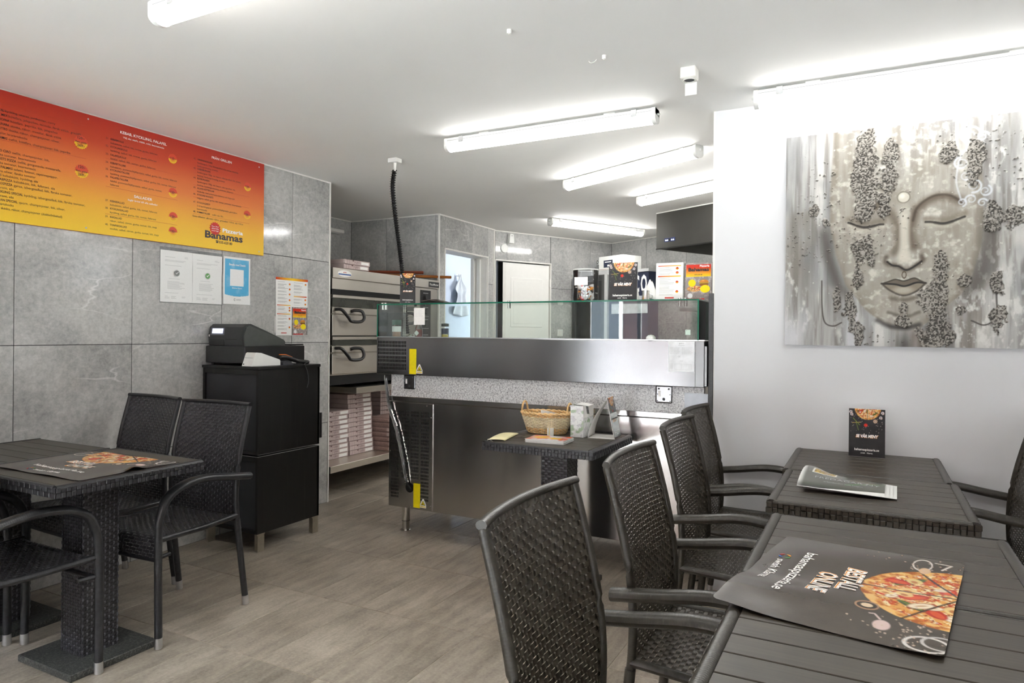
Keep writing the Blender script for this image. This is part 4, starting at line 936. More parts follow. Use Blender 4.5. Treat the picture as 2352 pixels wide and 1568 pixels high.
def kbox(mb_name, mat, t, a0, a1, b0, b1, z0, z1):
    P = [kp(a, b) for b in (b0, b1) for a in (a0, a1)]; v = [(p[0], p[1], z) for z in (z0, z1) for p in P]
    return MB().add(v, [(0, 2, 3, 1), (4, 5, 7, 6), (0, 1, 5, 4), (2, 6, 7, 3), (0, 4, 6, 2), (1, 3, 7, 5)]).build(mb_name, mat, t, fix=True)
c0 = kp(0.33, 0.33)
t = thing('glass_door_fridge', 'tall grey fridge with a glass door in the kitchen corner', 'refrigerator', (c0[0], c0[1], 0))
gk = pm('fridge_grey', (200, 201, 200), 0.4, 0.2, var=0.04)
kbox('cabinet', gk, t, 0.03, 0.60, 0.03, 0.07, 0, 1.99); kbox('cabinet', gk, t, 0.03, 0.60, 0.585, 0.63, 0, 1.99); kbox('cabinet', gk, t, 0.03, 0.60, 0.03, 0.63, 1.94, 1.99); kbox('cabinet', gk, t, 0.03, 0.07, 0.03, 0.63, 0, 1.99); kbox('cabinet', gk, t, 0.03, 0.60, 0.03, 0.63, 0, 0.25)
dr = kbox('door', pm('door_gasket', (66, 67, 66), 0.4), t, 0.60, 0.645, 0.035, 0.085, 0.25, 1.94); kbox('door_rail', pm('door_gasket2', (66, 67, 66), 0.4), dr, 0.60, 0.645, 0.535, 0.585, 0.25, 1.94); kbox('door_rail', M['charcoal'], dr, 0.60, 0.645, 0.085, 0.535, 1.88, 1.94); kbox('door_rail', gk, dr, 0.60, 0.65, 0.585, 0.632, 0.25, 1.95)
kbox('pane', M['glass'], dr, 0.62, 0.626, 0.085, 0.535, 0.3, 1.88)
for z in (0.62, 0.98, 1.30, 1.62): kbox('shelf', M['alu'], t, 0.08, 0.57, 0.07, 0.585, z, z+0.008)
for i, (b, z, hh, mt, lb) in enumerate(((0.14, 1.308, 0.20, 'ink_green', 'green milk carton on a fridge shelf'), (0.26, 1.308, 0.12, 'ink_orange', 'orange carton on a fridge shelf beside the green one'), (0.36, 1.628, 0.19, 'cardboard', 'pale brown carton on the top fridge shelf'), (0.20, 1.628, 0.16, 'ink_white', 'white tub on the top fridge shelf'), (0.42, 1.308, 0.15, 'ink_red', 'red carton on a fridge shelf'))):
    q = kp(0.45, b); tt = thing('carton', lb, 'carton', (q[0], q[1], z)); kbox('pack', M[mt], tt, 0.42, 0.52, b, b+0.085, z+0.001, z+hh); kbox('lid', M['ink_white'], tt, 0.45, 0.49, b+0.02, b+0.06, z+hh, z+hh+0.015)
q = kp(0.5, 0.60)
t = thing('white_carton', 'white cardboard carton with a dark label on top of the fridge', 'box', (q[0], q[1], 1.99)); kbox('carton', M['white'], t, 0.32, 0.60, 0.44, 0.82, 1.992, 2.145); l = kbox('label', M['navy'], t, 0.60, 0.602, 0.52, 0.66, 2.02, 2.10); kbox('print', M['ink_white'], l, 0.602, 0.603, 0.54, 0.64, 2.075, 2.085); kbox('print', M['ink_white'], l, 0.602, 0.603, 0.58, 0.63, 2.03, 2.05); kbox('flap', M['cardboard'], t, 0.598, 0.603, 0.44, 0.82, 2.0, 2.006)
q = kp(0.35, 0.17)
t = thing('plastic_tubs', 'heap of clear plastic lids on top of the fridge', 'plastic tub', (q[0], q[1], 1.99))
r_ = random.Random(4)
for k in range(5):
    b = MB().lathe([(0.0, 0.0), (0.07, 0.0), (0.085, 0.045), (0.09, 0.045)], 16).xf(Matrix.Translation((q[0]-0.06+0.05*k*KY[0], q[1]+0.05*k*KY[1], 2.035+0.012*k)) @ Matrix.Rotation(r_.uniform(-0.7, 0.7), 4, 'X') @ Matrix.Rotation(r_.uniform(-0.5, 0.5), 4, 'Y')); b.build('tub', M['clear'], t, smooth=40)
# navy roll container with big white letters
q = kp(0.3, 0.98)
t = thing('navy_cabinet', 'dark navy cabinet with big white letters beside the fridge', 'cabinet', (q[0], q[1], 0)); kbox('body', M['navy'], t, 0.50, 0.645, 0.66, 1.245, 0, 1.93); kbox('crown', gk, t, 0.48, 0.655, 0.65, 1.255, 1.93, 1.96); kbox('lower_front', pm('ice_print', (196, 200, 206), 0.4, var=0.15, scale=14), t, 0.645, 0.6475, 0.70, 1.235, 1.50, 1.68)
fp = kp(0.647, 0.0)
Text().put('C', 1.03, 1.72, 0.25, 0.03, width=0.085).put('O', 1.137, 1.72, 0.25, 0.03, width=0.088).build('lettering', M['ink_white'], t, lambda a, b, c: (fp[0]+KY[0]*a, fp[1]+KY[1]*a, b))
# kitchen bench behind the display
q = kp(1.2, 2.2)
t = thing('kitchen_bench', 'stainless kitchen bench along the corner wall behind the display', 'bench', (q[0], q[1], 0)); kbox('worktop', M['steelw'], t, 0.02, 0.70, 1.25, 4.2, 0.86, 0.90); kbox('body', M['steelw'], t, 0.05, 0.66, 1.28, 4.2, 0.12, 0.86); kbox('wall_shelf', M['steelw'], t, 0.02, 0.35, 1.4, 3.6, 1.52, 1.55)
# ================================================================== prints
def gradient(P, x0, x1, y0, y1, stops):
    m = (P.u >= x0) & (P.u <= x1) & (P.v >= y0) & (P.v <= y1); k = (P.v-y0)/(y1-y0); ps = [s[0] for s in stops]; cs = np.array([lin(s[1]) for s in stops])
    col = np.stack([np.interp(k, ps, cs[:, i]) for i in range(3)], -1); P.c = np.where(m[..., None], col, P.c)
def hgradient(P, x0, x1, y0, y1, stops):
    m = (P.u >= x0) & (P.u <= x1) & (P.v >= y0) & (P.v <= y1); k = (P.u-x0)/(x1-x0); ps = [s[0] for s in stops]; cs = np.array([lin(s[1]) for s in stops])
    col = np.stack([np.interp(k, ps, cs[:, i]) for i in range(3)], -1); P.c = np.where(m[..., None], col, P.c)
def paint_pizza(P, cx, cy, r, seed=3, sx=1.0, sy=1.0):
    x, y = (P.u-cx)/sx, (P.v-cy)/sy; d = np.hypot(x, y); R = r*(1+0.04*(fbm(x/r*5+9, y/r*5, seed)-0.5)); s = 1/r
    px = r*0.005+min(P.w/P.nx, P.h/P.ny)*0.5; ins = sst(R+px, R-px, d); P.mix(ins, (222, 150, 70)); n = fbm(x*s*10, y*s*10, seed+1)
    P.mix(ins*sst(0.48, 0.62, n)*0.9, (244, 196, 116)); P.mix(ins*sst(0.52, 0.38, n)*sst(0.82, 0.95, d/R)*0.9, (170, 86, 34))
    core = sst(R*0.92, R*0.86, d); P.mix(core, (232, 166, 84)); c1 = fbm(x*s*13, y*s*13, seed+2); c2 = fbm(x*s*19, y*s*19, seed+5); P.mix(core*sst(0.46, 0.58, c1), (206, 84, 36)); P.mix(core*sst(0.52, 0.62, c2), (252, 228, 168)); P.mix(core*sst(0.62, 0.70, fbm(x*s*30, y*s*30, seed+7)), (150, 56, 24))
    q = random.Random(seed)
    for k in range(44):
        a, e = q.uniform(0, 2*PI), r*0.82*math.sqrt(q.uniform(0.01, 1)); X, Y = cx+e*math.cos(a)*sx, cy+e*math.sin(a)*sy; t = q.uniform(0, PI); z = r*q.uniform(0.07, 0.13)
        def el(ra, rb, col, al=1.0, ox=0, oy=0):
            dx, dy = (P.u-X-ox*z)/sx, (P.v-Y-oy*z)/sy; aa = (dx*math.cos(t)+dy*math.sin(t))/ra; bb = (-dx*math.sin(t)+dy*math.cos(t))/rb; P.mix(al*core*sst(1+px/rb, 1-px/rb, np.hypot(aa, bb)), col)
        m = k % 4
        if m == 0: el(z*1.3, z*0.8, (190, 44, 22)); el(z*0.9, z*0.45, (230, 92, 48), 0.9, 0.1, 0.1)
        elif m == 1: el(z*1.25, z*0.75, (188, 148, 108)); el(z*1.1, z*0.6, (250, 232, 202)); el(z*0.6, z*0.2, (206, 168, 128))
        elif m == 2 and k % 8 < 5: el(z*1.9, z*0.55, (58, 78, 30)); el(z*1.7, z*0.22, (112, 130, 58), 0.9, 0, 0.15)
        else: el(z*0.9, z*0.7, (248, 214, 140), 0.85); el(z*0.4, z*0.3, (176, 84, 34), 0.8, 0.2, 0)
    for a in (0.5, 1.55, 2.65): P.stroke([(cx-r*sx*math.cos(a), cy-r*sy*math.sin(a)), (cx+r*sx*math.cos(a), cy+r*sy*math.sin(a))], r*0.022, (60, 32, 18), 0.9)
def paint_burger(P, cx, cy, r):
    px = 0.0012
    P.disc(cx, cy-r*0.45, r, (150, 92, 40), px, 1, 0.32); P.rect(cx-r*0.95, cx+r*0.95, cy-r*0.25, cy-r*0.05, (82, 46, 24)); P.rect(cx-r, cx+r, cy-r*0.08, cy+r*0.05, (236, 190, 60)); P.rect(cx-r*0.98, cx+r*0.98, cy+r*0.02, cy+r*0.12, (110, 150, 60)); P.rect(cx-r*0.9, cx+r*0.9, cy+r*0.10, cy+r*0.18, (200, 60, 36))
    m = (np.hypot((P.u-cx)/r, (P.v-cy-r*0.15)/(r*0.6)) < 1) & (P.v > cy+r*0.15); P.mix(m*1.0, (214, 140, 58)); P.disc(cx-r*0.2, cy+r*0.5, r*0.25, (240, 190, 110), px*3, 1, 0.4, 0.7)
def paint_badge(P, x, y, r):
    d = np.hypot(P.u-x, P.v-y) < r; P.mix(d*1.0, (240, 190, 30)); P.mix((d & (P.v > y-r*0.2))*1.0, (206, 70, 28))
def paint_list(P, x0, x1, y0, y1, seed, badges=()):
    q = random.Random(seed); y = y1; p = max(0.0042, 2.2*P.h/P.ny); k = 0
    while y > y0:
        w = (x1-x0)*q.uniform(0.45, 0.80); P.rect(x0, x0+w, y-p*0.30, y, (176, 174, 172) if k % 2 else (120, 118, 116), 0.75); y -= p; k += 1
    for b in badges: paint_badge(P, x1-0.009, y0+(y1-y0)*b, 0.0075)
RY = [(0, (222, 60, 30)), (0.5, (240, 150, 40)), (1, (250, 210, 40))]
def paint_cover(P, x0, y0, w, h):
    P.rect(x0, x0+w, y0, y0+h, (150, 140, 138)); n = fbm(P.u*90, P.v*90, 5); m = ((P.u > x0) & (P.u < x0+w) & (P.v > y0) & (P.v < y0+h)); P.mix(m*sst(0.5, 0.7, n)*0.6, (214, 200, 190)); P.mix(m*((P.u < x0+0.006) | (P.u > x0+w-0.006))*0.9, (58, 60, 48))
    gradient(P, x0+w*0.07, x0+w*0.93, y0+h*0.63, y0+h*0.95, [(0, (250, 212, 30)), (0.35, (240, 150, 40)), (0.75, (216, 52, 30)), (1, (214, 44, 28))])
    paint_pizza(P, x0+w*0.36, y0+h*0.31, w*0.25, 8, 1, 0.42); paint_burger(P, x0+w*0.70, y0+h*0.46, w*0.16)
    P.disc(x0+w*0.28, y0+h*0.46, w*0.13, (250, 226, 20), 0.0015); P.disc(x0+w*0.74, y0+h*0.30, w*0.17, (250, 226, 20), 0.0015, 1, 0.8); P.disc(x0+w*0.22, y0+h*0.12, w*0.09, (236, 236, 236), 0.0015)
    P.rect(x0+w*0.08, x0+w*0.72, y0+h*0.02, y0+h*0.05, (206, 40, 34))
def paint_dark(P, pizza=True):
    """the black leaflet: pizza on top, specks of garlic, mushroom and pepper"""
    w, h = P.w, P.h; n = fbm(P.u/w*6, P.v/w*6, 21); P.c = P.c*(0.8+0.5*n)[..., None]
    paint_pizza(P, w*0.52, h*1.02, w*0.36, 13)
    P.disc(w*0.47, h*0.66, w*0.05, (220, 50, 34), 0.0015); P.disc(w*0.73, h*0.75, w*0.055, (214, 180, 150), 0.0015); P.disc(w*0.73, h*0.75, w*0.03, (70, 50, 40), 0.001); P.disc(w*0.73, h*0.75, w*0.018, (230, 210, 190), 0.001)
    P.stroke([(w*0.12, h*0.80), (w*0.3, h*0.66)], 0.0016, (120, 140, 60)); P.stroke([(w*0.1, h*0.70), (w*0.34, h*0.72)], 0.0014, (190, 160, 90)); P.stroke([(w*0.2, h*0.72), (w*0.27, h*0.55)], 0.0014, (110, 130, 60))
    for (a, b) in ((0.08, 0.88), (0.88, 0.83), (0.93, 0.93), (0.05, 0.93)): P.ring(w*a, h*b, w*0.03, 0.0022, (226, 214, 214)); P.disc(w*a+0.003, h*b-0.004, w*0.02, (210, 180, 170), 0.001)
    q = random.Random(5)
    for k in range(60): P.disc(q.uniform(0.05, 0.95)*w, q.uniform(0.5, 0.95)*h, 0.0007+0.0007*q.random(), (210, 200, 190), 0.0005, a=0.8)
def dark_text(parent, w, h, place, off=0.0006, group=None, world=False):
    T = lambda a, b, c: place(a, b, c+off)
    Text().put('SE VÅR MENY', w*0.5, h*0.405, w*0.125, 0.055, 'c', width=w*0.62, shear=0.15).build('shadow_title', M['ink_orange'], parent, lambda a, b, c: place(a, b-0.0012, c+off), world)
    Text().put('SE VÅR MENY', w*0.5, h*0.405, w*0.125, 0.04, 'c', width=w*0.60, shear=0.15).build('title', M['ink_white'], parent, lambda a, b, c: place(a, b, c+off*2), world)
    Text().put('bahamaspizzeria.se', w*0.5, h*0.13, w*0.10, 0.018, 'c', width=w*0.68).put('swish   Klarna.', w*0.5, h*0.068, w*0.06, 0.01, 'c', width=w*0.34).build('web_address', M['ink_white'], parent, T, world)
BX = -3.588
def star_pts(cx, cz, r, n=18, k=0.88):
    return [(cx+(r if i % 2 == 0 else r*k)*math.cos(PI*i/n), cz+(r if i % 2 == 0 else r*k)*math.sin(PI*i/n)) for i in range(2*n)]
def colmesh(name, pts, fn, mat, parent, place):
    """flat polygon fan with colours given by a function of its 2-D points"""
    P = np.array([np.mean(pts, 0)]+list(pts)); n = len(pts); me = bpy.data.meshes.new(name)
    off = np.array(ORG[parent.name]); V = np.stack(place(P[:, 0], P[:, 1], np.zeros(n+1)), -1)-off
    me.from_pydata(V.tolist(), [], [(0, 1+i, 1+(i+1) % n) for i in range(n)])
    at = me.color_attributes.new('Col', 'FLOAT_COLOR', 'POINT'); at.data.foreach_set('color', np.array([(*lin(fn(*p)), 1) for p in P], np.float32).ravel())
    me.materials.append(mat); o = bpy.data.objects.new(name, me); return reg(o, parent)
def menu_board():
    t = thing('menu_board', 'long orange and yellow menu board high on the tiled wall', 'menu board', (-3.594, 2.05, 1.782))
    y0, y1, z0, z1 = 0.86, 3.259, 1.782, 2.391; W, H = y1-y0, z1-z0
    MB().box(-3.605, BX-0.0006, y0, y1, z0, z1).build('panel', pm('orange_panel_edge', (226, 130, 40), 0.5), t)
    P = Pic(W, H, 40, 60, (240, 130, 40)); gradient(P, 0, W, 0, H, [(0, (252, 206, 40)), (0.22, (248, 186, 40)), (0.5, (236, 128, 48)), (0.78, (208, 66, 18)), (1, (186, 34, 6))])
    P.obj('print', M['print'], t, lambda u, v, z: (np.full_like(u, BX), y0+u, z0+v), smooth=False)
    pl = lambda e: (lambda a, b, c: (np.full_like(a, BX+e), a, b))
    D, Wt, Ln = Text(), Text(), MB(); cw = 0.0066
    def run(y, z, bold, regu, s=0.0160):
        x = y
        if bold: D.put(bold, x, z, s, 0.014, width=len(bold)*cw*1.16); x += len(bold)*cw*1.16+0.0055
        if regu: D.put(regu, x, z, s*0.98, 0.0, width=len(regu)*cw*0.96)
    rows = [('ROYAL', 'kyckling, ananas, jordnötter, curry'), ('TEX MEX', 'köttfärs, jalapeños, tacosås, färsk vitlök, gräddfil'), ('MEXICANA', 'köttfärs, paprika, lök, jalapeños'), ('MARINARA', 'skinka, räkor, musslor, färsk vitlök'), ('QUATTRO', 'skinka, räkor, champinjoner, oliver,'), ('', 'musslor, kronärtskocka'), ('BAHAMAS', 'oxfilé, köttfärs, champinjoner, lök, paprika')]
    for k, (b, r) in enumerate(rows): run(1.676, 2.292-k*0.0213, b, r)
    rows = [('CIAO CIAO', 'oxfilé, champinjoner, lök,'), ('', 'färska tomater, bearnaisesås'), ('HUSETS PIZZA', 'oxfilé, gorgonzola, mozzarella,'), ('', 'färska tomater, bearnaisesås'), ('LAS PALMAS', 'salami, fetaost, cayennepeppar,'), ('', 'gröna oliver, färska tomater'), ('LEOS', 'kebabkött, kyckling, sås'), ('KEBABPIZZA', 'kebabkött, lök, feferoni, sås'), ('GYROSPIZZA', 'gyros, isbergssallad, lök, färska tomater,'), ('', 'feferoni, sås'), ('KYCKLING SPECIAL', 'kyckling, isbergssallad, lök, färska tomater,'), ('', 'feferoni, sås'), ('VEGAN SPECIAL', 'quorn, champinjoner, lök, oliver,'), ('', 'kronärtskocka'), ('UFO', 'skinka, räkor, champinjoner (dubbelinbakad)')]
    for k, (b, r) in enumerate(rows): run(1.676, 2.104-k*0.0191, b, r)
    # earlier column of the board, left of the photographed part
    for k in range(22): run(1.12, 2.30-k*0.0205, 'PIZZA' if k % 2 == 0 else '', 'tomatsås, ost, skinka, lök, paprika'[:30-(k % 5)])
    cw2 = 0.0057
    def item(y, z, n, name, lines, s=0.0142, pitch=0.0195, cws=0.00585):
        D.put('%d.' % n, y-0.026, z, s, 0.0); D.put(name, y, z, s, 0.014, width=len(name)*cws*1.22)
        for k, l in enumerate(lines): D.put(l, y, z-pitch*(k+1), s*0.97, 0.0, width=len(l)*cws)
    Wt.put('KEBAB, KYCKLING, FALAFEL', 2.272, 2.338, 0.0205, 0.012, width=0.274); Wt.put('Välj sås: stark, vitlök, mild, bearnaisesås', 2.288, 2.316, 0.0135, 0.004, width=0.242)
    for z, n, nm, ls in ((2.289, 31, 'KEBABRULLE', ['kebabkött, sallad, lök, tomat, gurka, feferoni']), (2.249, 32, 'KYCKLINGRULLE', ['kyckling, sallad, lök, tomat, gurka, feferoni']), (2.206, 33, 'FALAFELRULLE', ['falafel, sallad, lök, tomat, gurka, feferoni']), (2.163, 34, 'KEBABTALLRIK', ['kebabkött, pommes/klyftpotatis, sallad, gurka, lök, tomat, feferoni']), (2.126, 35, 'KYCKLINGTALLRIK', ['kyckling, pommes/klyftpotatis, sallad, gurka, lök, tomat, feferoni']), (2.087, 36, 'FALAFELTALLRIK', ['falafel, pommes/klyftpotatis, sallad, gurka, tomat,', 'feferoni']), (1.960, 37, 'KEBABSALLAD', ['kebabkött, sallad, gurka, lök, tomat, feferoni']), (1.920, 38, 'KYCKLINGSALLAD', ['kyckling, sallad, gurka, lök, tomat, feferoni']), (1.875, 39, 'RÄKSALLAD', ['räkor, sallad, citron, gurka, tomat, lök, majs']), (1.833, 40, 'TONFISKSALLAD', ['tonfisk, sallad, citron, gurka, tomat, lök, majs'])): item(2.220, z, n, nm, ls)
    Wt.put('SALLADER', 2.353, 2.006, 0.0205, 0.012, width=0.107); Wt.put('Ingår bröd till alla sallader', 2.318, 1.984, 0.0140, 0.008, width=0.176)
    Wt.put('FRÅN GRILLEN', 2.849, 2.336, 0.0205, 0.012, width=0.148)
    for z, n, nm, ls in ((2.303, 42, 'ORIGINALBURGARE', ['hamburgare 150g, isbergssallad, lök, tomat, ketchup,', 'hamburgerdressing, pommes']), (2.246, 43, 'CHEESEBURGARE', ['hamburgare 150g, ost, bacon, isbergssallad, lök, tomat,', 'ketchup, hamburgerdressing, pommes']), (2.189, 44, 'ELDSBURGAREN', ['hamburgare 150g, ost, bacon, isbergssallad, lök,', 'ketchup, hamburgerdressing, pommes, jalapenos']), (2.131, 45, 'ALLANS KÖTTBULLAR', ['köttbullar med pommes/potatismos och lingonsylt']), (2.092, 46, 'KYCKLING NUGGETS', ['nuggets, sallad, gurka, lök, tomat, pommes, bearnaisesås']), (2.045, 47, 'KYCKLINGSPETT', ['2 st kycklingspett, pommes/klyftpotatis, grönsaker,', 'bearnaisesås']), (1.987, 48, 'POMMESTALLRIK', [])): item(2.749, z, n, nm, ls, cws=0.0058)
    D.put('valfri sås 50:-', 2.855, 1.987, 0.0142, 0.0, width=0.085); D.put('Extra tillbehör: allt kött +20 kr, grönsaker +10 kr, sås +10 kr.', 2.720, 1.960, 0.0142, 0.004, width=0.372)
    D.build('menu_lettering', M['ink_dark'], t, pl(0.0008)); Wt.build('menu_headings', M['ink_white'], t, pl(0.0008))['kind'] = 'stuff'
    for (a, b, z) in ((1.30, 2.094, 2.327), (1.30, 2.094, 2.158), (2.195, 2.622, 2.185), (2.195, 2.618, 2.038), (2.195, 2.618, 1.892), (2.722, 3.135, 2.078), (2.722, 3.14, 2.150), (2.722, 3.14, 1.977)): Ln.box(BX, BX+0.0006, a, b, z, z+0.0012)
    Ln.build('rules', M['ink_line'], t)
    for (y, z, r, ls) in ((2.066, 2.238, 0.036, ('120:-', 'Fam. pizza', '269:-')), (2.071, 2.090, 0.036, ('120:-', 'Fam. pizza', '269:-')), (2.585, 2.273, 0.029, ('110:-',)), (2.588, 2.077, 0.029, ('120:-',)), (2.591, 1.937, 0.029, ('120:-',)), (2.590, 1.852, 0.029, ('130:-',)), (3.122, 2.214, 0.029, ('110:-',)), (3.121, 2.032, 0.029, ('130:-',))):
        o = colmesh('price_badge', star_pts(y, z, r), lambda a, b: (226, 74, 36) if b > z-r*0.15 else (250, 206, 16), M['print'], t, pl(0.0012))
        x = Text()
        for k, l in enumerate(ls): x.put(l, y, z+(len(ls)-1)*0.010-k*0.0195-0.005, 0.019 if l[0].isdigit() else 0.0135, 0.012, 'c')
        x.build('price', M['ink_dark'], o, pl(0.0018))
    lg = Text(); lg.put('Bahamas', 2.806, 1.848, 0.060, 0.030, width=0.281); o = lg.build('logo', pm('logo_grey', (64, 54, 60), 0.5), t, pl(0.0010)); Text().put('Pizzeria', 2.932, 1.895, 0.034, 0.030, width=0.156).build('logo_top', M['ink_white'], t, pl(0.0014))
    o = colmesh('logo_star', star_pts(2.877, 1.909, 0.042, 16, 0.82), lambda a, b: (214, 44, 28), M['print'], t, pl(0.0016)); x = Text()
    for k, l in enumerate(('Över 30 år', 'alltid lika', 'smarriga!')): x.put(l, 2.877, 1.918-k*0.013, 0.0115, 0.004, 'c', width=0.052)
    x.build('star_lettering', M['ink_white'], o, pl(0.0022)); Text().put('035-620 80', 2.906, 1.8225, 0.0215, 0.02, width=0.10).build('telephone', M['ink_dark'], t, pl(0.0010)); MB().box(BX, BX+0.0006, 2.886, 2.901, 1.823, 1.830).box(BX, BX+0.0006, 2.884, 2.903, 1.832, 1.838).build('telephone_symbol', M['ink_dark'], t)
    for (y, z) in ((2.102, 2.367), (2.096, 1.804), (3.216, 2.363), (3.221, 1.805), (0.95, 2.367), (0.95, 1.804)): MB().lathe([(0, 0.002), (0.004, 0.001), (0.0045, 0)], 10).xf(Matrix.Translation((BX, y, z)) @ Matrix.Rotation(PI/2, 4, 'Y')).build('screw', M['alu'], t)
menu_board()
def curled(x0, y0, z0, w, h, amp=0.004, seed=0):
    def f(u, v, z): k = fbm(u/w*2.2+seed, v/h*2.2, 40+seed); return (x0+0.0015+amp*(k-0.2)*np.clip(np.abs(u/w-0.5)*1.6+np.abs(v/h-0.5), 0, 1.2), y0+u, z0+v)
    return f
def sheet(name, label, cat, x0, y0, z0, P, mat, seed, group=None, amp=0.004):
    t = thing(name, label, cat, (x0, y0+P.w/2, z0), 0, group); f = curled(x0, y0, z0, P.w, P.h, amp, seed); o = P.obj('sheet', mat, t, f); md = o.modifiers.new('th', 'SOLIDIFY'); md.thickness = 0.0004; md.offset = -1; return t, f
def certificate(y0, tick, label, seed):
    P = Pic(0.209, 0.300, 105, 150, (238, 238, 236)); q = random.Random(seed)
    for (a, b, z, n) in ((0.03, 0.10, 0.262, 1), (0.155, 0.19, 0.268, 2), (0.03, 0.18, 0.245, 2), (0.03, 0.16, 0.215, 1), (0.055, 0.15, 0.138, 1), (0.045, 0.16, 0.122, 10), (0.03, 0.17, 0.055, 1), (0.03, 0.06, 0.035, 3), (0.07, 0.11, 0.035, 3), (0.14, 0.165, 0.035, 2)):
        for k in range(n): P.rect(a, b-(b-a)*0.4*q.random(), z-k*0.0062-0.0016, z-k*0.0062, (190, 190, 190), 0.9)
    t, f = sheet('certificate', label, 'notice', -3.6048, y0, 1.443, P, M['gloss'], seed); pl = lambda e: (lambda a, b, c: (lambda r: (r[0]+0.0035+e, r[1], r[2]))(f(a, b, c)))
    c = (0.104, 0.170); d = MB(); 
    circ = lambda r: [(c[0]+r*math.cos(x), c[1]+r*math.sin(x)) for x in np.linspace(0, 2*PI, 28, endpoint=False)]
    colmesh('seal_rim', circ(0.0200), lambda a, b: (206, 208, 206), M['print'], t, pl(0)); s = colmesh('seal', circ(0.0165), lambda a, b: tick, M['print'], t, pl(0.0006))
    colmesh('tick', [(c[0]-0.009, c[1]), (c[0]-0.003, c[1]-0.008), (c[0]+0.011, c[1]+0.007), (c[0]+0.008, c[1]+0.010), (c[0]-0.003, c[1]-0.0025), (c[0]-0.006, c[1]+0.003)], lambda a, b: (245, 245, 245), M['print'], s, pl(0.0012))
    # clear pocket around the sheet
    MB().box(-3.6045, -3.6040, y0-0.003, y0+0.212, 1.438, 1.762).build('plastic_pocket', M['clear'], t)
certificate(2.523, (118, 120, 118), 'white notice sheet with a grey tick seal on the tiles', 1); certificate(2.733, (96, 158, 88), 'white notice sheet with a green tick seal on the tiles', 2)
def blue_poster():
    P = Pic(0.210, 0.302, 84, 120, (240, 240, 238)); m = (P.u > 0.012) & (P.u < 0.198) & (P.v < 0.288) & (P.v > 0.062+0.000-0.010*np.cos((P.u-0.105)/0.093*PI/2)); P.mix(m*1.0, (88, 178, 222)); n = fbm(P.u*25, P.v*25, 3); P.mix(m*sst(0.5, 0.8, n)*0.5, (150, 206, 232)); P.rect(0.052, 0.158, 0.118, 0.225, (244, 244, 244))
    t, f = sheet('payment_poster', 'blue and white payment poster taped to the tiles', 'poster', -3.6048, 2.953, 1.448, P, M['gloss'], 5); pl = lambda e: (lambda a, b, c: (lambda r: (r[0]+0.003+e, r[1], r[2]))(f(a, b, c)))
    Text().put('Betala med Swish', 0.105, 0.247, 0.020, 0.012, 'c', width=0.128).put('Bahamas Pizzeria', 0.105, 0.101, 0.0115, 0.01, 'c', width=0.078).build('lettering', M['ink_white'], t, pl(0)); Text().put('swish', 0.098, 0.026, 0.017, 0.006).build('footer', M['ink_grey'], t, pl(0)); MB().tube([(-3.5985, 2.953+0.085+0.006*math.cos(a), 1.448+0.031+0.007*math.sin(a)) for a in np.linspace(0.5, 5.6, 14)], 0.0012, 5).build('ring_mark', M['ink_grey'], t)
blue_poster()
def wall_menu():
    P = Pic(0.297, 0.402, 148, 200, (244, 243, 240)); hgradient(P, 0, 0.297, 0.384, 0.402, [(0, (214, 50, 26)), (0.5, (250, 206, 40)), (1, (214, 60, 26))]); paint_list(P, 0.018, 0.135, 0.225, 0.372, 3, (0.9, 0.66, 0.42, 0.15)); hgradient(P, 0.012, 0.135, 0.207, 0.214, [(0, (206, 60, 50)), (1, (246, 206, 40))]); paint_list(P, 0.018, 0.135, 0.160, 0.198, 4, (0.85, 0.35)); hgradient(P, 0.012, 0.135, 0.146, 0.153, [(0, (206, 60, 50)), (1, (246, 206, 40))]); paint_list(P, 0.018, 0.135, 0.03, 0.138, 5, (0.8, 0.25)); P.rect(0.05, 0.10, 0.016, 0.021, (206, 60, 50))
    paint_list(P, 0.165, 0.285, 0.285, 0.372, 6, (0.9,)); hgradient(P, 0.165, 0.287, 0.272, 0.279, [(0, (246, 206, 120)), (1, (206, 50, 40))]); paint_list(P, 0.165, 0.285, 0.212, 0.264, 7, (0.8, 0.2)); paint_cover(P, 0.149, 0.004, 0.146, 0.196)
    t, f = sheet('menu_leaflet', 'white and red printed menu sheet with burger picture on the tiles', 'menu', -3.6048, 3.382, 1.250, P, M['gloss'], 7); pl = lambda e: (lambda a, b, c: (lambda r: (r[0]+0.003+e, r[1], r[2]))(f(a, b, c)))
    Text().put('Pizzeria', 0.236, 0.176, 0.014, 0.02, width=0.042).build('cover_lettering', M['ink_white'], t, pl(0)); Text().put('Bahamas', 0.172, 0.157, 0.023, 0.04, width=0.104).put('035-620 80', 0.225, 0.137, 0.008, 0.01, 'c').build('cover_title', M['ink_black'], t, pl(0))
    t2, f = sheet('loose_sheet', 'plain white paper edge sticking out behind the menu sheet', 'paper', -3.6050, 3.372, 1.262, Pic(0.10, 0.12, 6, 6, (238, 238, 236)), M['print'], 9, amp=0.001)
wall_menu()
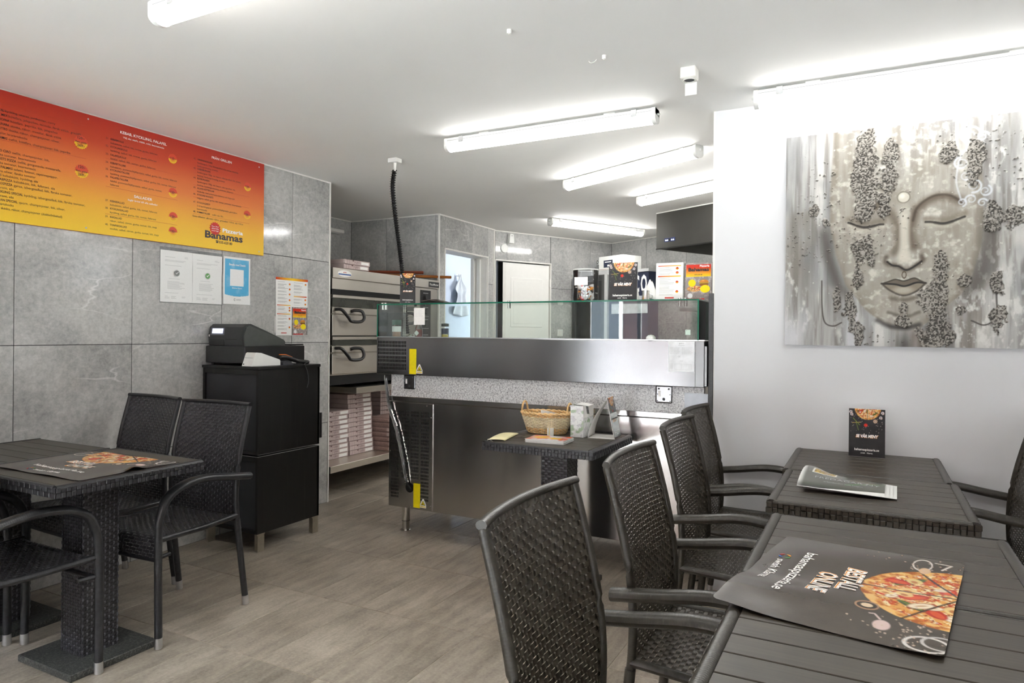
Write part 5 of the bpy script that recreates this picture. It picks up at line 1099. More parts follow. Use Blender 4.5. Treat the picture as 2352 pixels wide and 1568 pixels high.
# ================================================================== painting
def painting():
    W, H = 1.20, 0.982; nx, ny = 600, 490; P = Pic(W, H, nx, ny, (176, 174, 170)); u, v = P.u, P.v
    st = fbm(u*26, v*2.2, 50, 5); st2 = fbm(u*60, v*3.5, 60, 4); big = fbm(u*3, v*2.5, 70, 3)
    P.mix(sst(0.35, 0.65, st), (206, 204, 200)); P.mix(sst(0.5, 0.72, st2)*0.6, (150, 144, 136)); P.mix(sst(0.5, 0.68, big)*0.55, (158, 148, 134)); P.mix(sst(0.62, 0.75, st)*0.8, (232, 230, 224)); P.mix(sst(0.52, 0.74, fbm(u*60, v*30, 97, 5))*sst(0.45, 0.6, fbm(u*6, v*4, 98))*0.75, (236, 234, 228)); P.mix(sst(0.55, 0.75, fbm(u*5, v*3, 99))*0.5, (150, 152, 156))
    P.mix(sst(0.30, 0.0, v)*sst(0.45, 0.62, fbm(u*14, v*2, 80))*0.85, (226, 226, 230))
    # face mask
    fl = np.interp(v, [0.05, 0.098, 0.117, 0.181, 0.281, 0.421, 0.553, 0.70, 1.0], [0.45, 0.42, 0.388, 0.324, 0.255, 0.212, 0.191, 0.19, 0.20]); fr = np.interp(v, [0.05, 0.098, 0.227, 0.318, 0.416, 0.528, 0.669, 1.0], [0.52, 0.57, 0.704, 0.745, 0.77, 0.781, 0.778, 0.76])
    wob = 0.012*(st-0.5); face = sst(-0.004, 0.010, u-fl-wob)*sst(-0.004, 0.010, fr-u-wob)*sst(0.05, 0.13, v+0.05*(st2-0.5))
    P.mix(face*0.80*sst(1.05, 0.60, v), (194, 187, 172)); P.mix(face*sst(0.42, 0.68, fbm(u*9, v*9, 91))*0.55, (174, 166, 150)); P.mix(face*sst(0.50, 0.80, fbm(u*44, v*50, 93, 5))*0.75, (232, 228, 216)); P.mix(face*sst(0.55, 0.7, fbm(u*60, v*10, 95, 4))*0.35, (168, 158, 146))
    P.mix(sst(0.05, 0.0, np.abs(u-fl+0.03))*sst(0.12, 0.3, v)*sst(0.62, 0.5, v)*0.75, (104, 94, 84)); P.mix(sst(0.07, 0.0, np.abs(u-fr-0.03))*sst(0.12, 0.3, v)*sst(0.7, 0.5, v)*0.7, (112, 104, 96))
    P.mix(face*sst(0.05, 0.0, u-fl)*0.35, (140, 124, 100)); P.mix(face*sst(0.06, 0.0, fr-u)*0.35, (140, 124, 100))
    D = lambda pts, t, c, a=1, s=0.3: P.stroke(bez([(x, y, 0) for x, y in pts], 30)[:, :2].tolist(), t, c, a, s)
    # nose sides, brow arches as soft shadow then line
    D([(0.374, 0.631), (0.426, 0.604), (0.459, 0.542), (0.466, 0.47), (0.452, 0.42)], 0.034, (134, 118, 96), 0.75, 0.0); D([(0.70, 0.629), (0.659, 0.647), (0.61, 0.651), (0.567, 0.63), (0.535, 0.596), (0.520, 0.546), (0.513, 0.50), (0.527, 0.443)], 0.036, (130, 112, 90), 0.85, 0.0)
    D([(0.705, 0.622), (0.659, 0.655), (0.61, 0.660), (0.567, 0.640), (0.535, 0.606), (0.522, 0.556)], 0.010, (96, 80, 62), 0.8, 0.0); P.mix(sst(0.030, 0.004, np.abs(u-0.490))*sst(0.36, 0.40, v)*sst(0.66, 0.56, v)*0.8, (228, 222, 206))
    D([(0.42, 0.40), (0.415, 0.383), (0.431, 0.366), (0.467, 0.357), (0.499, 0.339), (0.537, 0.360), (0.560, 0.381), (0.556, 0.400)], 0.020, (110, 92, 72), 0.8, 0.0); D([(0.424, 0.378), (0.444, 0.362), (0.470, 0.356), (0.499, 0.339), (0.534, 0.358), (0.556, 0.376)], 0.006, (58, 48, 38)); P.disc(0.49, 0.395, 0.026, (226, 220, 204), 0.02, a=0.7)
    # eyes: closed lids
    for pts in ([(0.267, 0.562), (0.285, 0.554), (0.305, 0.544), (0.328, 0.537), (0.350, 0.537), (0.372, 0.541), (0.392, 0.546), (0.407, 0.546)], [(0.570, 0.546), (0.588, 0.545), (0.606, 0.541), (0.626, 0.536), (0.645, 0.536), (0.668, 0.542), (0.690, 0.551), (0.713, 0.560)]):
        D(pts[2:6], 0.0105, (66, 56, 46), 0.9, 0.2)
        D([(x, y+0.016) for x, y in pts], 0.022, (150, 136, 114), 0.6, 0.0); D(pts, 0.0075, (60, 50, 40), 0.95, 0.3); D([(x, y-0.012) for x, y in pts], 0.014, (216, 208, 190), 0.5, 0.0)
    # lips, philtrum, chin
    up = [(0.403, 0.281), (0.430, 0.290), (0.458, 0.299), (0.490, 0.291), (0.528, 0.303), (0.552, 0.291), (0.572, 0.280)]; lo = np.array([(0.403, 0.281), (0.436, 0.250), (0.487, 0.227), (0.538, 0.245), (0.572, 0.280)])
    ux = np.array(up); lip = (v < np.interp(u, ux[:, 0], ux[:, 1])) & (v > np.interp(u, lo[:, 0], lo[:, 1])) & (u > 0.403) & (u < 0.572); P.mix(lip*0.85, (160, 146, 124)); P.mix(lip*(v > np.interp(u, [0.403, 0.455, 0.493, 0.538, 0.572], [0.281, 0.277, 0.268, 0.283, 0.280]))*0.55, (104, 90, 72)); P.disc(0.487, 0.250, 0.03, (214, 206, 188), 0.02, 1.2, 0.5, 0.7)
    D([(0.403, 0.281), (0.455, 0.277), (0.493, 0.268), (0.538, 0.283), (0.572, 0.280)], 0.0060, (44, 36, 28)); D(up, 0.0045, (84, 72, 58), 0.9); D(lo.tolist(), 0.007, (84, 72, 58), 0.85, 0.1); D([(0.440, 0.215), (0.490, 0.207), (0.535, 0.217)], 0.018, (120, 104, 84), 0.7, 0.0)
    P.ring(0.490, 0.318, 0.013, 0.004, (120, 104, 80), 0.6, 1.1); D([(0.387, 0.117), (0.437, 0.091), (0.495, 0.084), (0.548, 0.098)], 0.020, (66, 60, 56), 0.8, 0.0); D([(0.430, 0.152), (0.494, 0.133), (0.548, 0.153)], 0.014, (120, 110, 98), 0.7, 0.0)
    P.mix(sst(0.045, 0.0, np.abs(u-0.49))*sst(0.085, 0.0, v)*0.8, (92, 86, 78)); P.mix(sst(0.05, 0.02, np.abs(u-0.55))*sst(0.09, 0.04, v)*0.6, (140, 122, 104))
    # ear lobes
    D([(0.158, 0.299), (0.160, 0.18), (0.172, 0.108), (0.208, 0.090), (0.242, 0.106)], 0.005, (108, 100, 92), 0.9); D([(0.827, 0.231), (0.825, 0.133), (0.787, 0.098), (0.74, 0.116)], 0.005, (100, 94, 88), 0.9)
    P.disc(0.486, 0.661, 0.0255, (120, 108, 90), 0.002); P.disc(0.486, 0.661, 0.0225, (224, 218, 202), 0.004); P.disc(0.480, 0.667, 0.010, (244, 240, 228), 0.008)
    # pale scroll ornament
    for (cx, cy, r0, a0, tn, sg) in ((0.735, 0.905, 0.040, 2.6, 1.4, -1), (0.775, 0.895, 0.022, 0.3, 1.3, 1), (0.700, 0.790, 0.028, 2.0, 1.5, 1), (0.715, 0.735, 0.024, 1.2, 1.4, -1), (0.745, 0.690, 0.030, 4.5, 1.5, 1), (0.785, 0.665, 0.024, 1.0, 1.4, -1), (0.702, 0.622, 0.018, 5.0, 1.3, 1), (0.735, 0.632, 0.022, 3.5, 1.3, -1), (0.775, 0.615, 0.018, 0.5, 1.2, 1)):
        sp_ = [(cx+r0*(1-k*0.75)*math.cos(a0+sg*k*tn*2*PI), cy+r0*(1-k*0.75)*math.sin(a0+sg*k*tn*2*PI)) for k in np.linspace(0, 1, 26)]; P.stroke(sp_, 0.0045, (226, 230, 236), 0.6, 0.1); P.stroke(sp_[:9], 0.0075, (226, 230, 236), 0.6, 0.1)
    D([(0.703, 0.946), (0.697, 0.90), (0.720, 0.862), (0.698, 0.82), (0.686, 0.77), (0.682, 0.706), (0.700, 0.630)], 0.006, (226, 230, 236), 0.65, 0.1)
    # crusty relief patches
    rough = np.zeros_like(u)
    for (a, b, rx, ry) in ((0.335, 0.930, 0.034, 0.045), (0.335, 0.83, 0.045, 0.07), (0.333, 0.73, 0.044, 0.07), (0.337, 0.625, 0.035, 0.055), (0.434, 0.86, 0.032, 0.05), (0.432, 0.745, 0.03, 0.05), (0.406, 0.66, 0.024, 0.022), (0.410, 0.605, 0.026, 0.025), (0.651, 0.84, 0.028, 0.04), (0.755, 0.83, 0.032, 0.04), (0.748, 0.745, 0.025, 0.045), (0.126, 0.63, 0.02, 0.025), (0.169, 0.565, 0.016, 0.018), (0.813, 0.555, 0.032, 0.045), (0.885, 0.555, 0.034, 0.04), (0.332, 0.445, 0.05, 0.055), (0.309, 0.318, 0.02, 0.04), (0.276, 0.16, 0.024, 0.075), (0.318, 0.06, 0.022, 0.045), (0.221, 0.221, 0.02, 0.04), (0.618, 0.366, 0.026, 0.05), (0.610, 0.20, 0.052, 0.08), (0.612, 0.06, 0.055, 0.055), (0.712, 0.287, 0.02, 0.02), (0.829, 0.28, 0.024, 0.05), (0.827, 0.133, 0.03, 0.04), (0.698, 0.163, 0.02, 0.016), (0.494, 0.172, 0.018, 0.03), (0.488, 0.113, 0.026, 0.02), (1.0, 0.45, 0.03, 0.12), (1.08, 0.7, 0.03, 0.08)):
        q = np.hypot((u-a)/(rx*1.05), (v-b)/(ry*1.25))+1.5*(fbm(u*30, v*18, 33)-0.5)+0.5*(fbm(u*90, v*90, 34, 2)-0.5); rough = np.maximum(rough, sst(1.05, 0.9, q))
    grain = RNG.random(u.shape); gr2 = fbm(u*210, v*210, 44, 2); rough = np.maximum(rough, sst(0.76, 0.81, fbm(u*95, v*95, 35, 2))*sst(0.56, 0.66, fbm(u*6, v*4, 36))*0.9)
    P.mix(rough*0.75, (140, 134, 124)); P.mix(rough*sst(0.5, 0.62, gr2)*0.8, (196, 190, 180)); P.mix(rough*sst(0.48, 0.36, gr2)*0.85, (84, 78, 70))
    q = random.Random(9)
    for k in range(70): P.disc(q.uniform(0, W), q.uniform(0.02, 0.95), 0.0016+0.0014*q.random(), (236, 232, 222), 0.0012, a=0.85)
    lum = P.c.mean(-1, keepdims=True); P.c = np.clip(lum+(P.c-lum)*0.75, 0, 1)**1.35*0.80
    P.z = 0.0012*(st2-0.5)+rough*(0.002+0.0075*gr2+0.0012*grain)
    t = thing('canvas_painting', 'large textured canvas of a serene face with closed eyes', 'painting', (0.24, 3.49, 1.234))
    X0, Y0, Z0 = -0.36, 3.478, 1.234; tl = 0.004
    P.obj('painted_face', M['canvas'], t, lambda a, b, z: (X0+a, Y0-z-0.001, Z0+b-tl*a))
    MB().prism([(X0, Z0), (X0+W, Z0-tl*W), (X0+W, Z0+H-tl*W), (X0, Z0+H)], 'y', Y0, 3.507).build('stretcher', pm('canvas_edge', (92, 90, 88), 0.7), t)
painting()
# ================================================================== things on the tables
def placemat(name, label, c0, ud, vd, zt, sag, nx=280, ny=196, tex=True):
    """printed mat: width 0.56 along ud, height 0.39 along vd"""
    W, H = 0.562, 0.390; P = Pic(W, H, nx, ny, (80, 73, 66)); n = fbm(P.u*30, P.v*30, 4); P.c *= (0.85+0.3*n)[..., None]
    paint_pizza(P, 0.470*W, 1.02*H, 0.178, 6)
    P.disc(0.704*W, 0.642*H, 0.024, (176, 140, 112), 0.0015, 1, 0.9); P.disc(0.704*W, 0.642*H, 0.018, (52, 42, 36), 0.001); P.disc(0.704*W, 0.642*H, 0.0105, (226, 202, 170), 0.001)
    P.disc(0.845*W, 0.735*H, 0.016, (222, 196, 190), 0.002, 1.4, 0.9); P.stroke([(0.80*W, 0.72*H), (0.765*W, 0.69*H), (0.77*W, 0.67*H)], 0.003, (214, 190, 184))
    P.ring(0.93*W, 0.93*H, 0.034, 0.0045, (226, 220, 214)); P.ring(0.905*W, 0.985*H, 0.030, 0.004, (200, 194, 190)); P.ring(0.10*W, 0.80*H, 0.026, 0.0032, (226, 216, 206), 1.5, 0.7); P.stroke([(0.13*W, 0.90*H), (0.06*W, 0.94*H), (0.05*W, 0.86*H)], 0.003, (224, 214, 204)); P.disc(0.17*W, 0.82*H, 0.014, (222, 186, 150), 0.002, 1.5, 0.8)
    q = random.Random(2)
    for k in range(110):
        a, b = q.gauss(0.86, 0.08), q.gauss(0.86, 0.09)
        if k % 3 == 0: a, b = q.gauss(0.14, 0.10), q.gauss(0.85, 0.10)
        if k % 7 == 0: a, b = q.random(), q.uniform(0.4, 1)
        P.disc(a*W, b*H, 0.0011+0.0012*q.random(), (214, 190, 172), 0.0008, 1+q.random(), 1, a=0.85)
    t = thing(name, label, 'placemat', (c0[0]+(ud[0]*W+vd[0]*H)/2, c0[1]+(ud[1]*W+vd[1]*H)/2, zt)); rad = 0.014
    def place(u, v, z):
        # round the corners, bend the sheet
        uu, vv = u.copy(), v.copy()
        for (cu, cv) in ((rad, rad), (W-rad, rad), (rad, H-rad), (W-rad, H-rad)):
            m = (np.sign(cu-W/2)*(u-cu) > 0) & (np.sign(cv-H/2)*(v-cv) > 0); d = np.hypot(u-cu, v-cv); k = np.where(d > 1e-9, np.maximum(np.abs(u-cu), np.abs(v-cv))/np.maximum(d, 1e-9), 1)
            uu = np.where(m, cu+(u-cu)*k, uu); vv = np.where(m, cv+(v-cv)*k, vv)
        x = c0[0]+ud[0]*uu+vd[0]*vv; y = c0[1]+ud[1]*uu+vd[1]*vv
        return (x, y, zt+0.0015+z+sag(uu/W, vv/H))
    o = P.obj('sheet', M['gloss'], t, place)
    if tex:
        T = lambda e: (lambda a, b, c: place(a, b, c+e))
        for dz, (nm, mt, bold, dx) in enumerate((('title_outline', 'ink_white', 0.050, 0), ('title_fill', 'ink_orange', 0.026, 0.0))):
            Text().put('BESTÄLL', 0.452*W, 0.462*H, 0.052, bold, 'c', width=0.152+bold*0.14, shear=0.12).put('ONLINE', 0.545*W, 0.342*H, 0.052, bold, 'c', width=0.140+bold*0.14, shear=0.12).build(nm, M[mt], t, T(0.0006+0.0004*dz))
        Text().put('BESTÄLL', 0.457*W, 0.468*H, 0.050, 0.012, 'c', width=0.150, shear=0.12).put('ONLINE', 0.550*W, 0.348*H, 0.050, 0.012, 'c', width=0.138, shear=0.12).build('title', M['ink_white'], t, T(0.0015))
        Text().put('bahamaspizzeria.se', 0.505*W, 0.205*H, 0.034, 0.012, 'c', width=0.308).put('swish', 0.385*W, 0.085*H, 0.026, 0.008, width=0.062).put('Klarna.', 0.52*W, 0.085*H, 0.028, 0.012, width=0.085).build('web_address', M['ink_white'], t, T(0.0007))
        for k, (col, a0) in enumerate((('ink_green', 0.2), ('ink_orange', 1.8), ('ink_red', 3.3), ('ink_blue', 4.8))):
            pts = [(0.335*W+0.012*math.cos(a), 0.108*H+0.012*math.sin(a)) for a in np.linspace(a0, a0+1.25, 7)]; v = []
            for i, (a, b) in enumerate(pts):
                r = 0.0022*math.sin(PI*(i+0.5)/7)+0.0006; an = a0+1.25*i/6; v.append((a+r*math.cos(an), b+r*math.sin(an))); v.append((a-r*math.cos(an), b-r*math.sin(an)))
            va = np.array(v); V = np.stack(place(va[:, 0], va[:, 1], np.full(len(va), 0.0008)), -1); MB().add(V, [(2*i, 2*i+1, 2*i+3, 2*i+2) for i in range(6)]).build('payment_mark', M[col], t)
    return t
ud = np.array([-0.086, -0.557]); ud /= np.linalg.norm(ud); vd = np.array([0.384, -0.064]); vd /= np.linalg.norm(vd)
placemat('pizza_placemat', 'big dark pizza placemat across the tables by the entrance', (-0.189, 1.936), ud, vd, TH, lambda a, b: 0.001+0.004*np.sin(a*5+b*2)**2+0.012*sst(0.55, 0.75, a)*sst(1.0, 0.8, a)*sst(0.5, 0.0, b)+0.006*sst(0.8, 1.0, a)*sst(0.3, 0.0, b)+0.004*sst(0.75, 1.0, b))
placemat('pizza_placemat', 'dark pizza placemat on the tables beside the tiled wall', (-3.005, 1.402), np.array([0.9995, 0.02]), np.array([-0.02, 0.9995]), TH, lambda a, b: 0.001+0.003*np.sin(a*7)**2+0.016*np.exp(-((a-0.98)/0.05)**2-((b-0.52)/0.08)**2), 200, 140)
# folded newspaper
def newspaper():
    W, H = 0.265, 0.22; P = Pic(W, H, 90, 74, (106, 108, 100)); P.mix(sst(0.02, 0.0, P.u)+sst(0.012, 0.0, H-P.v), (236, 236, 230)); P.rect(0.035, 0.115, 0.125, 0.195, (238, 236, 226)); P.rect(0.040, 0.110, 0.130, 0.190, (150, 120, 60)); n = fbm(P.u*120, P.v*120, 6); m = (P.u > 0.04) & (P.u < 0.11) & (P.v > 0.13) & (P.v < 0.19); P.mix(m*sst(0.5, 0.6, n), (210, 180, 100)); P.mix(sst(0.05, 0.0, P.v)*0.7, (40, 46, 40)); P.stroke([(0.15, 0.05), (0.26, 0.11)], 0.006, (90, 130, 80), 0.7)
    t = thing('newspaper', 'folded green and grey newspaper lying on a table', 'newspaper', (-0.07, 2.66, TH)); a = -0.03; c, s = math.cos(a), math.sin(a)
    def f(e): 
        def g(u, v, z):
            b = 0.020+0.016*(1-(2*v/H-1)**2)+0.020*np.exp(-((u-0.02)/0.05)**2)*(v/H)**2-0.010*(u/W); x = u-W/2; y = v-H/2
            return (-0.085+x*c-y*s, 2.635+x*s+y*c+0.10*(1-u/W)*(v/H)*0.8, TH+b+z+e)
        return g
    P.obj('front_page', M['gloss'], t, f(0)); Text().put('FREDAGAR NY', 0.05, 0.072, 0.024, 0.0, width=0.20).put('erbjudanden hela helgen', 0.08, 0.045, 0.012, width=0.12).build('headline', M['ink_grey'], t, f(0.0012))
    for k in range(4):
        q = Pic(W+0.006*k, H+0.004*k, 20, 20, (234, 234, 230)); q.obj('page', M['print'], t, (lambda k: (lambda u, v, z: (lambda r: (r[0]+0.006*k, r[1]+0.008*k-0.004, TH+0.002+(r[2]-TH)*(0.84-0.22*k)))(f(0)(u, v, z))))(k))
newspaper()
def tent_stand(name, label, cat, cx, cy, z, w, h, rotz, lean=0.14, depth=0.07, group=None):
    """dark leaflet in an L-shaped leaning stand with a white back"""
    t = thing(name, label, cat, (cx, cy, z), rotz, group); P = Pic(w, h, 90, int(90*h/w), (44, 42, 44)); paint_dark(P)
    f = lambda u, v, zz: (u-w/2, -depth*0.35+v*lean-zz-0.0012+0*u, 0.001+v*math.sqrt(1-lean*lean)+0*u)
    P.obj('leaflet', M['gloss2'], t, f, world=False); dark_text(t, w, h, lambda a, b, c: f(a, b, c), 0.0005)
    for o in t.children: pass
    hz = 0.001+h*math.sqrt(1-lean*lean); hy = -depth*0.35+h*lean
    b = MB().add([(-w/2, -depth*0.35, 0), (w/2, -depth*0.35, 0), (w/2, hy, hz), (-w/2, hy, hz), (-w/2, -depth*0.35+0.003, 0), (w/2, -depth*0.35+0.003, 0), (w/2, hy+0.003, hz), (-w/2, hy+0.003, hz)], [(0, 1, 2, 3), (7, 6, 5, 4), (0, 4, 5, 1), (3, 2, 6, 7), (0, 3, 7, 4), (1, 5, 6, 2)]); b.build('backing', M['paper'], t, world=False)
    b = MB(); n = 14; V = []
    for i in range(n):
        k = i/(n-1); y = hy+0.004+(depth*0.9-hy)*(1-(1-k)**1.7); zz = hz*0.98*(1-k); V += [(-w/2*(0.55+0.45*k), y, zz), (w/2*(0.55+0.45*k), y, zz)]
    o = b.add(V, [(2*i, 2*i+1, 2*i+3, 2*i+2) for i in range(n-1)]).build('rear_flap', M['paper'], t, world=False, smooth=True); md = o.modifiers.new('th', 'SOLIDIFY'); md.thickness = 0.0012
    b = MB().box(-w/2, w/2, -depth*0.35, depth*0.9, 0.0, 0.0015).build('foot', M['paper'], t, world=False); return t
tent_stand('leaflet_stand', 'dark pizza leaflet stand on the table against the white wall', 'leaflet stand', -0.011, 3.40, TH, 0.142, 0.21, 0.0, 0.06, 0.05)
MB_t = tent_stand('leaflet_stand', 'leaflet stand seen edge-on at the corner of the basket table', 'leaflet stand', -1.185, 3.36, TH, 0.14, 0.21, math.radians(96), 0.20, 0.11)
tent_stand('leaflet_stand', 'dark leaflet stand on the glass near the drooping cable', 'leaflet stand', -2.70, 3.66, 1.4605, 0.10, 0.208, math.radians(38), 0.16, 0.10)
tent_stand('leaflet_stand', 'large dark leaflet stand on the glass between plastic jar and menus', 'leaflet stand', -1.222, 3.66, 1.4605, 0.163, 0.216, 0.06, 0.08, 0.06)
def basket():
    t = thing('wicker_basket', 'oval willow basket with two loop handles on the table', 'basket', (-1.535, 3.335, TH)); cx, cy, z0 = -1.535, 3.335, TH+0.002; N = 40
    st = MB(); rows = 13; wv = []
    def rad(k): return (0.108+0.034*k, 0.066+0.026*k)
    MB().lathe([(0, 0), (1, 0), (1, 0.004), (0, 0.004)], 36).xf(Matrix.Translation((cx, cy, z0)) @ Matrix.Diagonal((0.108, 0.066, 1, 1))).build('base', M['willow'], t)
    for i in range(N):
        a = 2*PI*i/N; p = [(cx+rad(k)[0]*math.cos(a), cy+rad(k)[1]*math.sin(a), z0+0.004+0.100*k) for k in (0, 0.5, 1)]; st.tube(p, 0.0028, 5)
    st.build('stakes', M['willow2'], t, smooth=True)
    for r in range(rows):
        k = (r+0.5)/rows; R = rad(k); path = []
        for i in range(2*N):
            a = PI*i/N; w_ = 0.0042*math.cos(PI*(i/2.0)+PI*r) if i % 2 == 0 else 0.0; path.append((cx+(R[0]+w_)*math.cos(a), cy+(R[1]+w_)*math.sin(a), z0+0.006+0.096*k))
        MB().tube(path, 0.0036, 5, closed=True).build('weaver', M['willow2'] if 2 < r < 11 else M['willow'], t, smooth=True)
    R = rad(1.02)
    for s in (0, 1): MB().tube([(cx+(R[0]+0.004*math.sin(a*14+s*PI))*math.cos(a), cy+(R[1]+0.004*math.sin(a*14+s*PI))*math.sin(a), z0+0.106+0.004*math.cos(a*14+s*PI)) for a in np.linspace(0, 2*PI, 110, endpoint=False)], 0.0055, 6, closed=True).build('rim', M['willow'], t, smooth=True)
    for sx in (-1, 1):
        for s in (0, 1):
            pts = []
            for a in np.linspace(0, PI, 30): pts.append((cx+sx*(R[0]*0.93+0.002*math.cos(a*16+s*PI)), cy+0.036*math.cos(a)*1.0+0.003*math.sin(a*16+s*PI), z0+0.10+0.062*math.sin(a)))
            MB().tube(pts, 0.0042, 6).build('handle', M['willow'], t, smooth=True)
    nk = MB()
    for k in range(4): nk.add([(cx-0.03+0.01*k, cy-0.03+0.012*k, z0+0.01), (cx+0.03+0.01*k, cy-0.028+0.012*k, z0+0.01), (cx+0.026+0.01*k, cy-0.026+0.012*k, z0+0.118-0.004*k), (cx-0.022+0.01*k, cy-0.03+0.012*k, z0+0.122-0.004*k)], [(0, 1, 2, 3)])
    solo(nk, 'paper_napkins', M['paper'], 'white paper napkins standing inside the willow basket', 'napkin', (cx, cy, z0+0.005))
basket()
def napkin_box():
    t = thing('napkin_dispenser', 'white and green floral napkin carton beside the willow basket', 'napkin box', (-1.335, 3.33, TH)); x0, x1, y0, y1, h = -1.368, -1.296, 3.262, 3.405, 0.162
    def floral(w, hh, seed):
        P = Pic(w, hh, 60, int(60*hh/w), (232, 234, 232)); n = fbm(P.u*60, P.v*60, seed, 3); P.mix(sst(0.03, 0.0, np.abs(n-0.5))*0.8, (168, 172, 172)); n2 = fbm(P.u*38, P.v*38, seed+4, 2); P.mix(sst(0.60, 0.70, n2)*0.8, (150, 176, 138)); P.mix(sst(0.62, 0.7, fbm(P.u*50, P.v*50, seed+8, 2))*0.5, (190, 186, 194)); return P
    floral(x1-x0, h, 3).obj('front', M['gloss'], t, lambda u, v, z: (x0+u, np.full_like(u, y0), TH+0.001+v)); floral(x1-x0, h, 5).obj('rear', M['gloss'], t, lambda u, v, z: (x0+u, np.full_like(u, y1), TH+0.001+v))
    floral(y1-y0, h*0.62, 7).obj('side', M['gloss'], t, lambda u, v, z: (np.full_like(u, x1), y0+u, TH+0.001+v)); floral(y1-y0, h, 9).obj('side', M['gloss'], t, lambda u, v, z: (np.full_like(u, x0), y0+u, TH+0.001+v))
    MB().prism([(y0, h*0.62), (y1, h*0.62), (y1, h), (y1-0.03, h), (y1-0.04, h*0.7), (y0+0.05, h*0.72), (y0+0.03, h), (y0, h)], 'x', x1-0.001, x1).xf(Matrix.Translation((0, 0, TH+0.001))).build('cut_edge', M['paper'], t)
    for k in range(3): MB().add([(x0+0.006, y0+0.025+0.004*k, TH+0.1), (x0+0.006, y1-0.012, TH+0.1), (x0+0.012+0.012*k, y1-0.014, TH+h+0.006), (x0+0.012+0.012*k, y0+0.03+0.02*k, TH+h+0.004), (x1+0.004, y0+0.055, TH+h-0.004), (x1+0.004, y1-0.016, TH+h-0.002), (x1+0.008, y1-0.03, TH+h-0.055), (x1+0.008, y0+0.07, TH+h-0.06)], [(0, 1, 2, 3), (3, 2, 5, 4), (4, 5, 6, 7)]).build('napkin', M['ink_white'], t)
napkin_box()
def picks():
    t = thing('toothpick_packet', 'small striped packet of wooden picks in front of the basket', 'packet', (-1.447, 3.19, TH)); P = Pic(0.030, 0.048, 40, 20, (240, 238, 228))
    for k, c in enumerate(((190, 190, 180), (226, 200, 60), (190, 190, 180), (210, 206, 196))): P.rect(0.005+k*0.0065, 0.008+k*0.0065, 0, 0.05, c)
    P.obj('front', M['gloss'], t, lambda u, v, z: (-1.462+u, np.full_like(u, 3.181), TH+0.001+v)); MB().box(-1.462, -1.432, 3.182, 3.196, TH+0.0005, TH+0.048).build('packet', M['paper'], t); r = random.Random(1)
    for k in range(12): x = -1.459+k*0.0021; MB().tube([(x, 3.189, TH+0.04), (x+r.uniform(-0.006, 0.006)+(k-6)*0.001, 3.189+r.uniform(-0.004, 0.004), TH+0.085)], 0.0009, 4).build('pick', M['willow2'], t)
picks()
def stack_leaflets():
    t = thing('leaflet_pile', 'pile of glossy red and orange leaflets on the basket table', 'leaflets', (-1.385, 3.06, TH)); a = 0.06; c, s = math.cos(a), math.sin(a)
    for k in range(6):
        P = Pic(0.20, 0.145, 60 if k == 5 else 4, 44 if k == 5 else 4, (226, 222, 222))
        if k == 5:
            n = fbm(P.u*16, P.v*16, 4); P.mix(sst(0.40, 0.6, n), (226, 96, 60)); P.disc(0.06, 0.085, 0.035, (246, 176, 30), 0.006, 1.3); P.disc(0.13, 0.07, 0.028, (250, 190, 20), 0.004, 1.2); P.mix(sst(0.55, 0.7, fbm(P.u*30, P.v*30, 8))*0.6, (214, 196, 206)); P.rect(0, 0.2, 0, 0.006, (240, 238, 238))
        dx = 0.002*math.sin(k*2.3)
        P.obj('leaflet', M['gloss2'], t, (lambda k, dx: (lambda u, v, z: (-1.49+dx+u*c-v*s, 2.985+u*s+v*c, TH+0.003+k*0.003+0*u)))(k, dx)); MB().add([(-1.49+dx+x*c-y*s, 2.985+x*s+y*c, z) for z in (TH+0.0006+k*0.003, TH+0.0028+k*0.003) for (x, y) in ((0, 0), (0.2, 0), (0.2, 0.145), (0, 0.145))], [(0, 1, 5, 4), (1, 2, 6, 5), (2, 3, 7, 6), (3, 0, 4, 7), (0, 3, 2, 1)]).build('paper_edge', M['paper'], t)
stack_leaflets()
t = thing('cream_paper_bag', 'flat cream paper bag at the corner of the basket table', 'paper bag', (-1.62, 3.06, TH))
def bagf():
    V = []; n = 12; m = 8
    for j in range(m):
        for i in range(n):
            u, v = i/(n-1), j/(m-1); V.append((-1.675+0.085*u+0.012*v-0.06*v, 2.935+0.03*u+0.24*v, TH+0.004+0.014*math.sin(PI*u)**0.5*(0.35+0.65*math.sin(PI*min(1, v*1.1))**0.5)))
    return MB().add(V, [(j*n+i, j*n+i+1, (j+1)*n+i+1, (j+1)*n+i) for j in range(m-1) for i in range(n-1)])
o = bagf().build('bag', pm('cream_paper', (236, 226, 178), 0.6, var=0.06, scale=20), t, smooth=True); md = o.modifiers.new('th', 'SOLIDIFY'); md.thickness = 0.002
MB().tube(bez([(-1.675, 2.94, TH+0.006), (-1.66, 2.92, TH+0.012), (-1.645, 2.925, TH+0.004), (-1.63, 2.912, TH+0.003)], 12), 0.0008, 4).build('string', M['paper'], t)
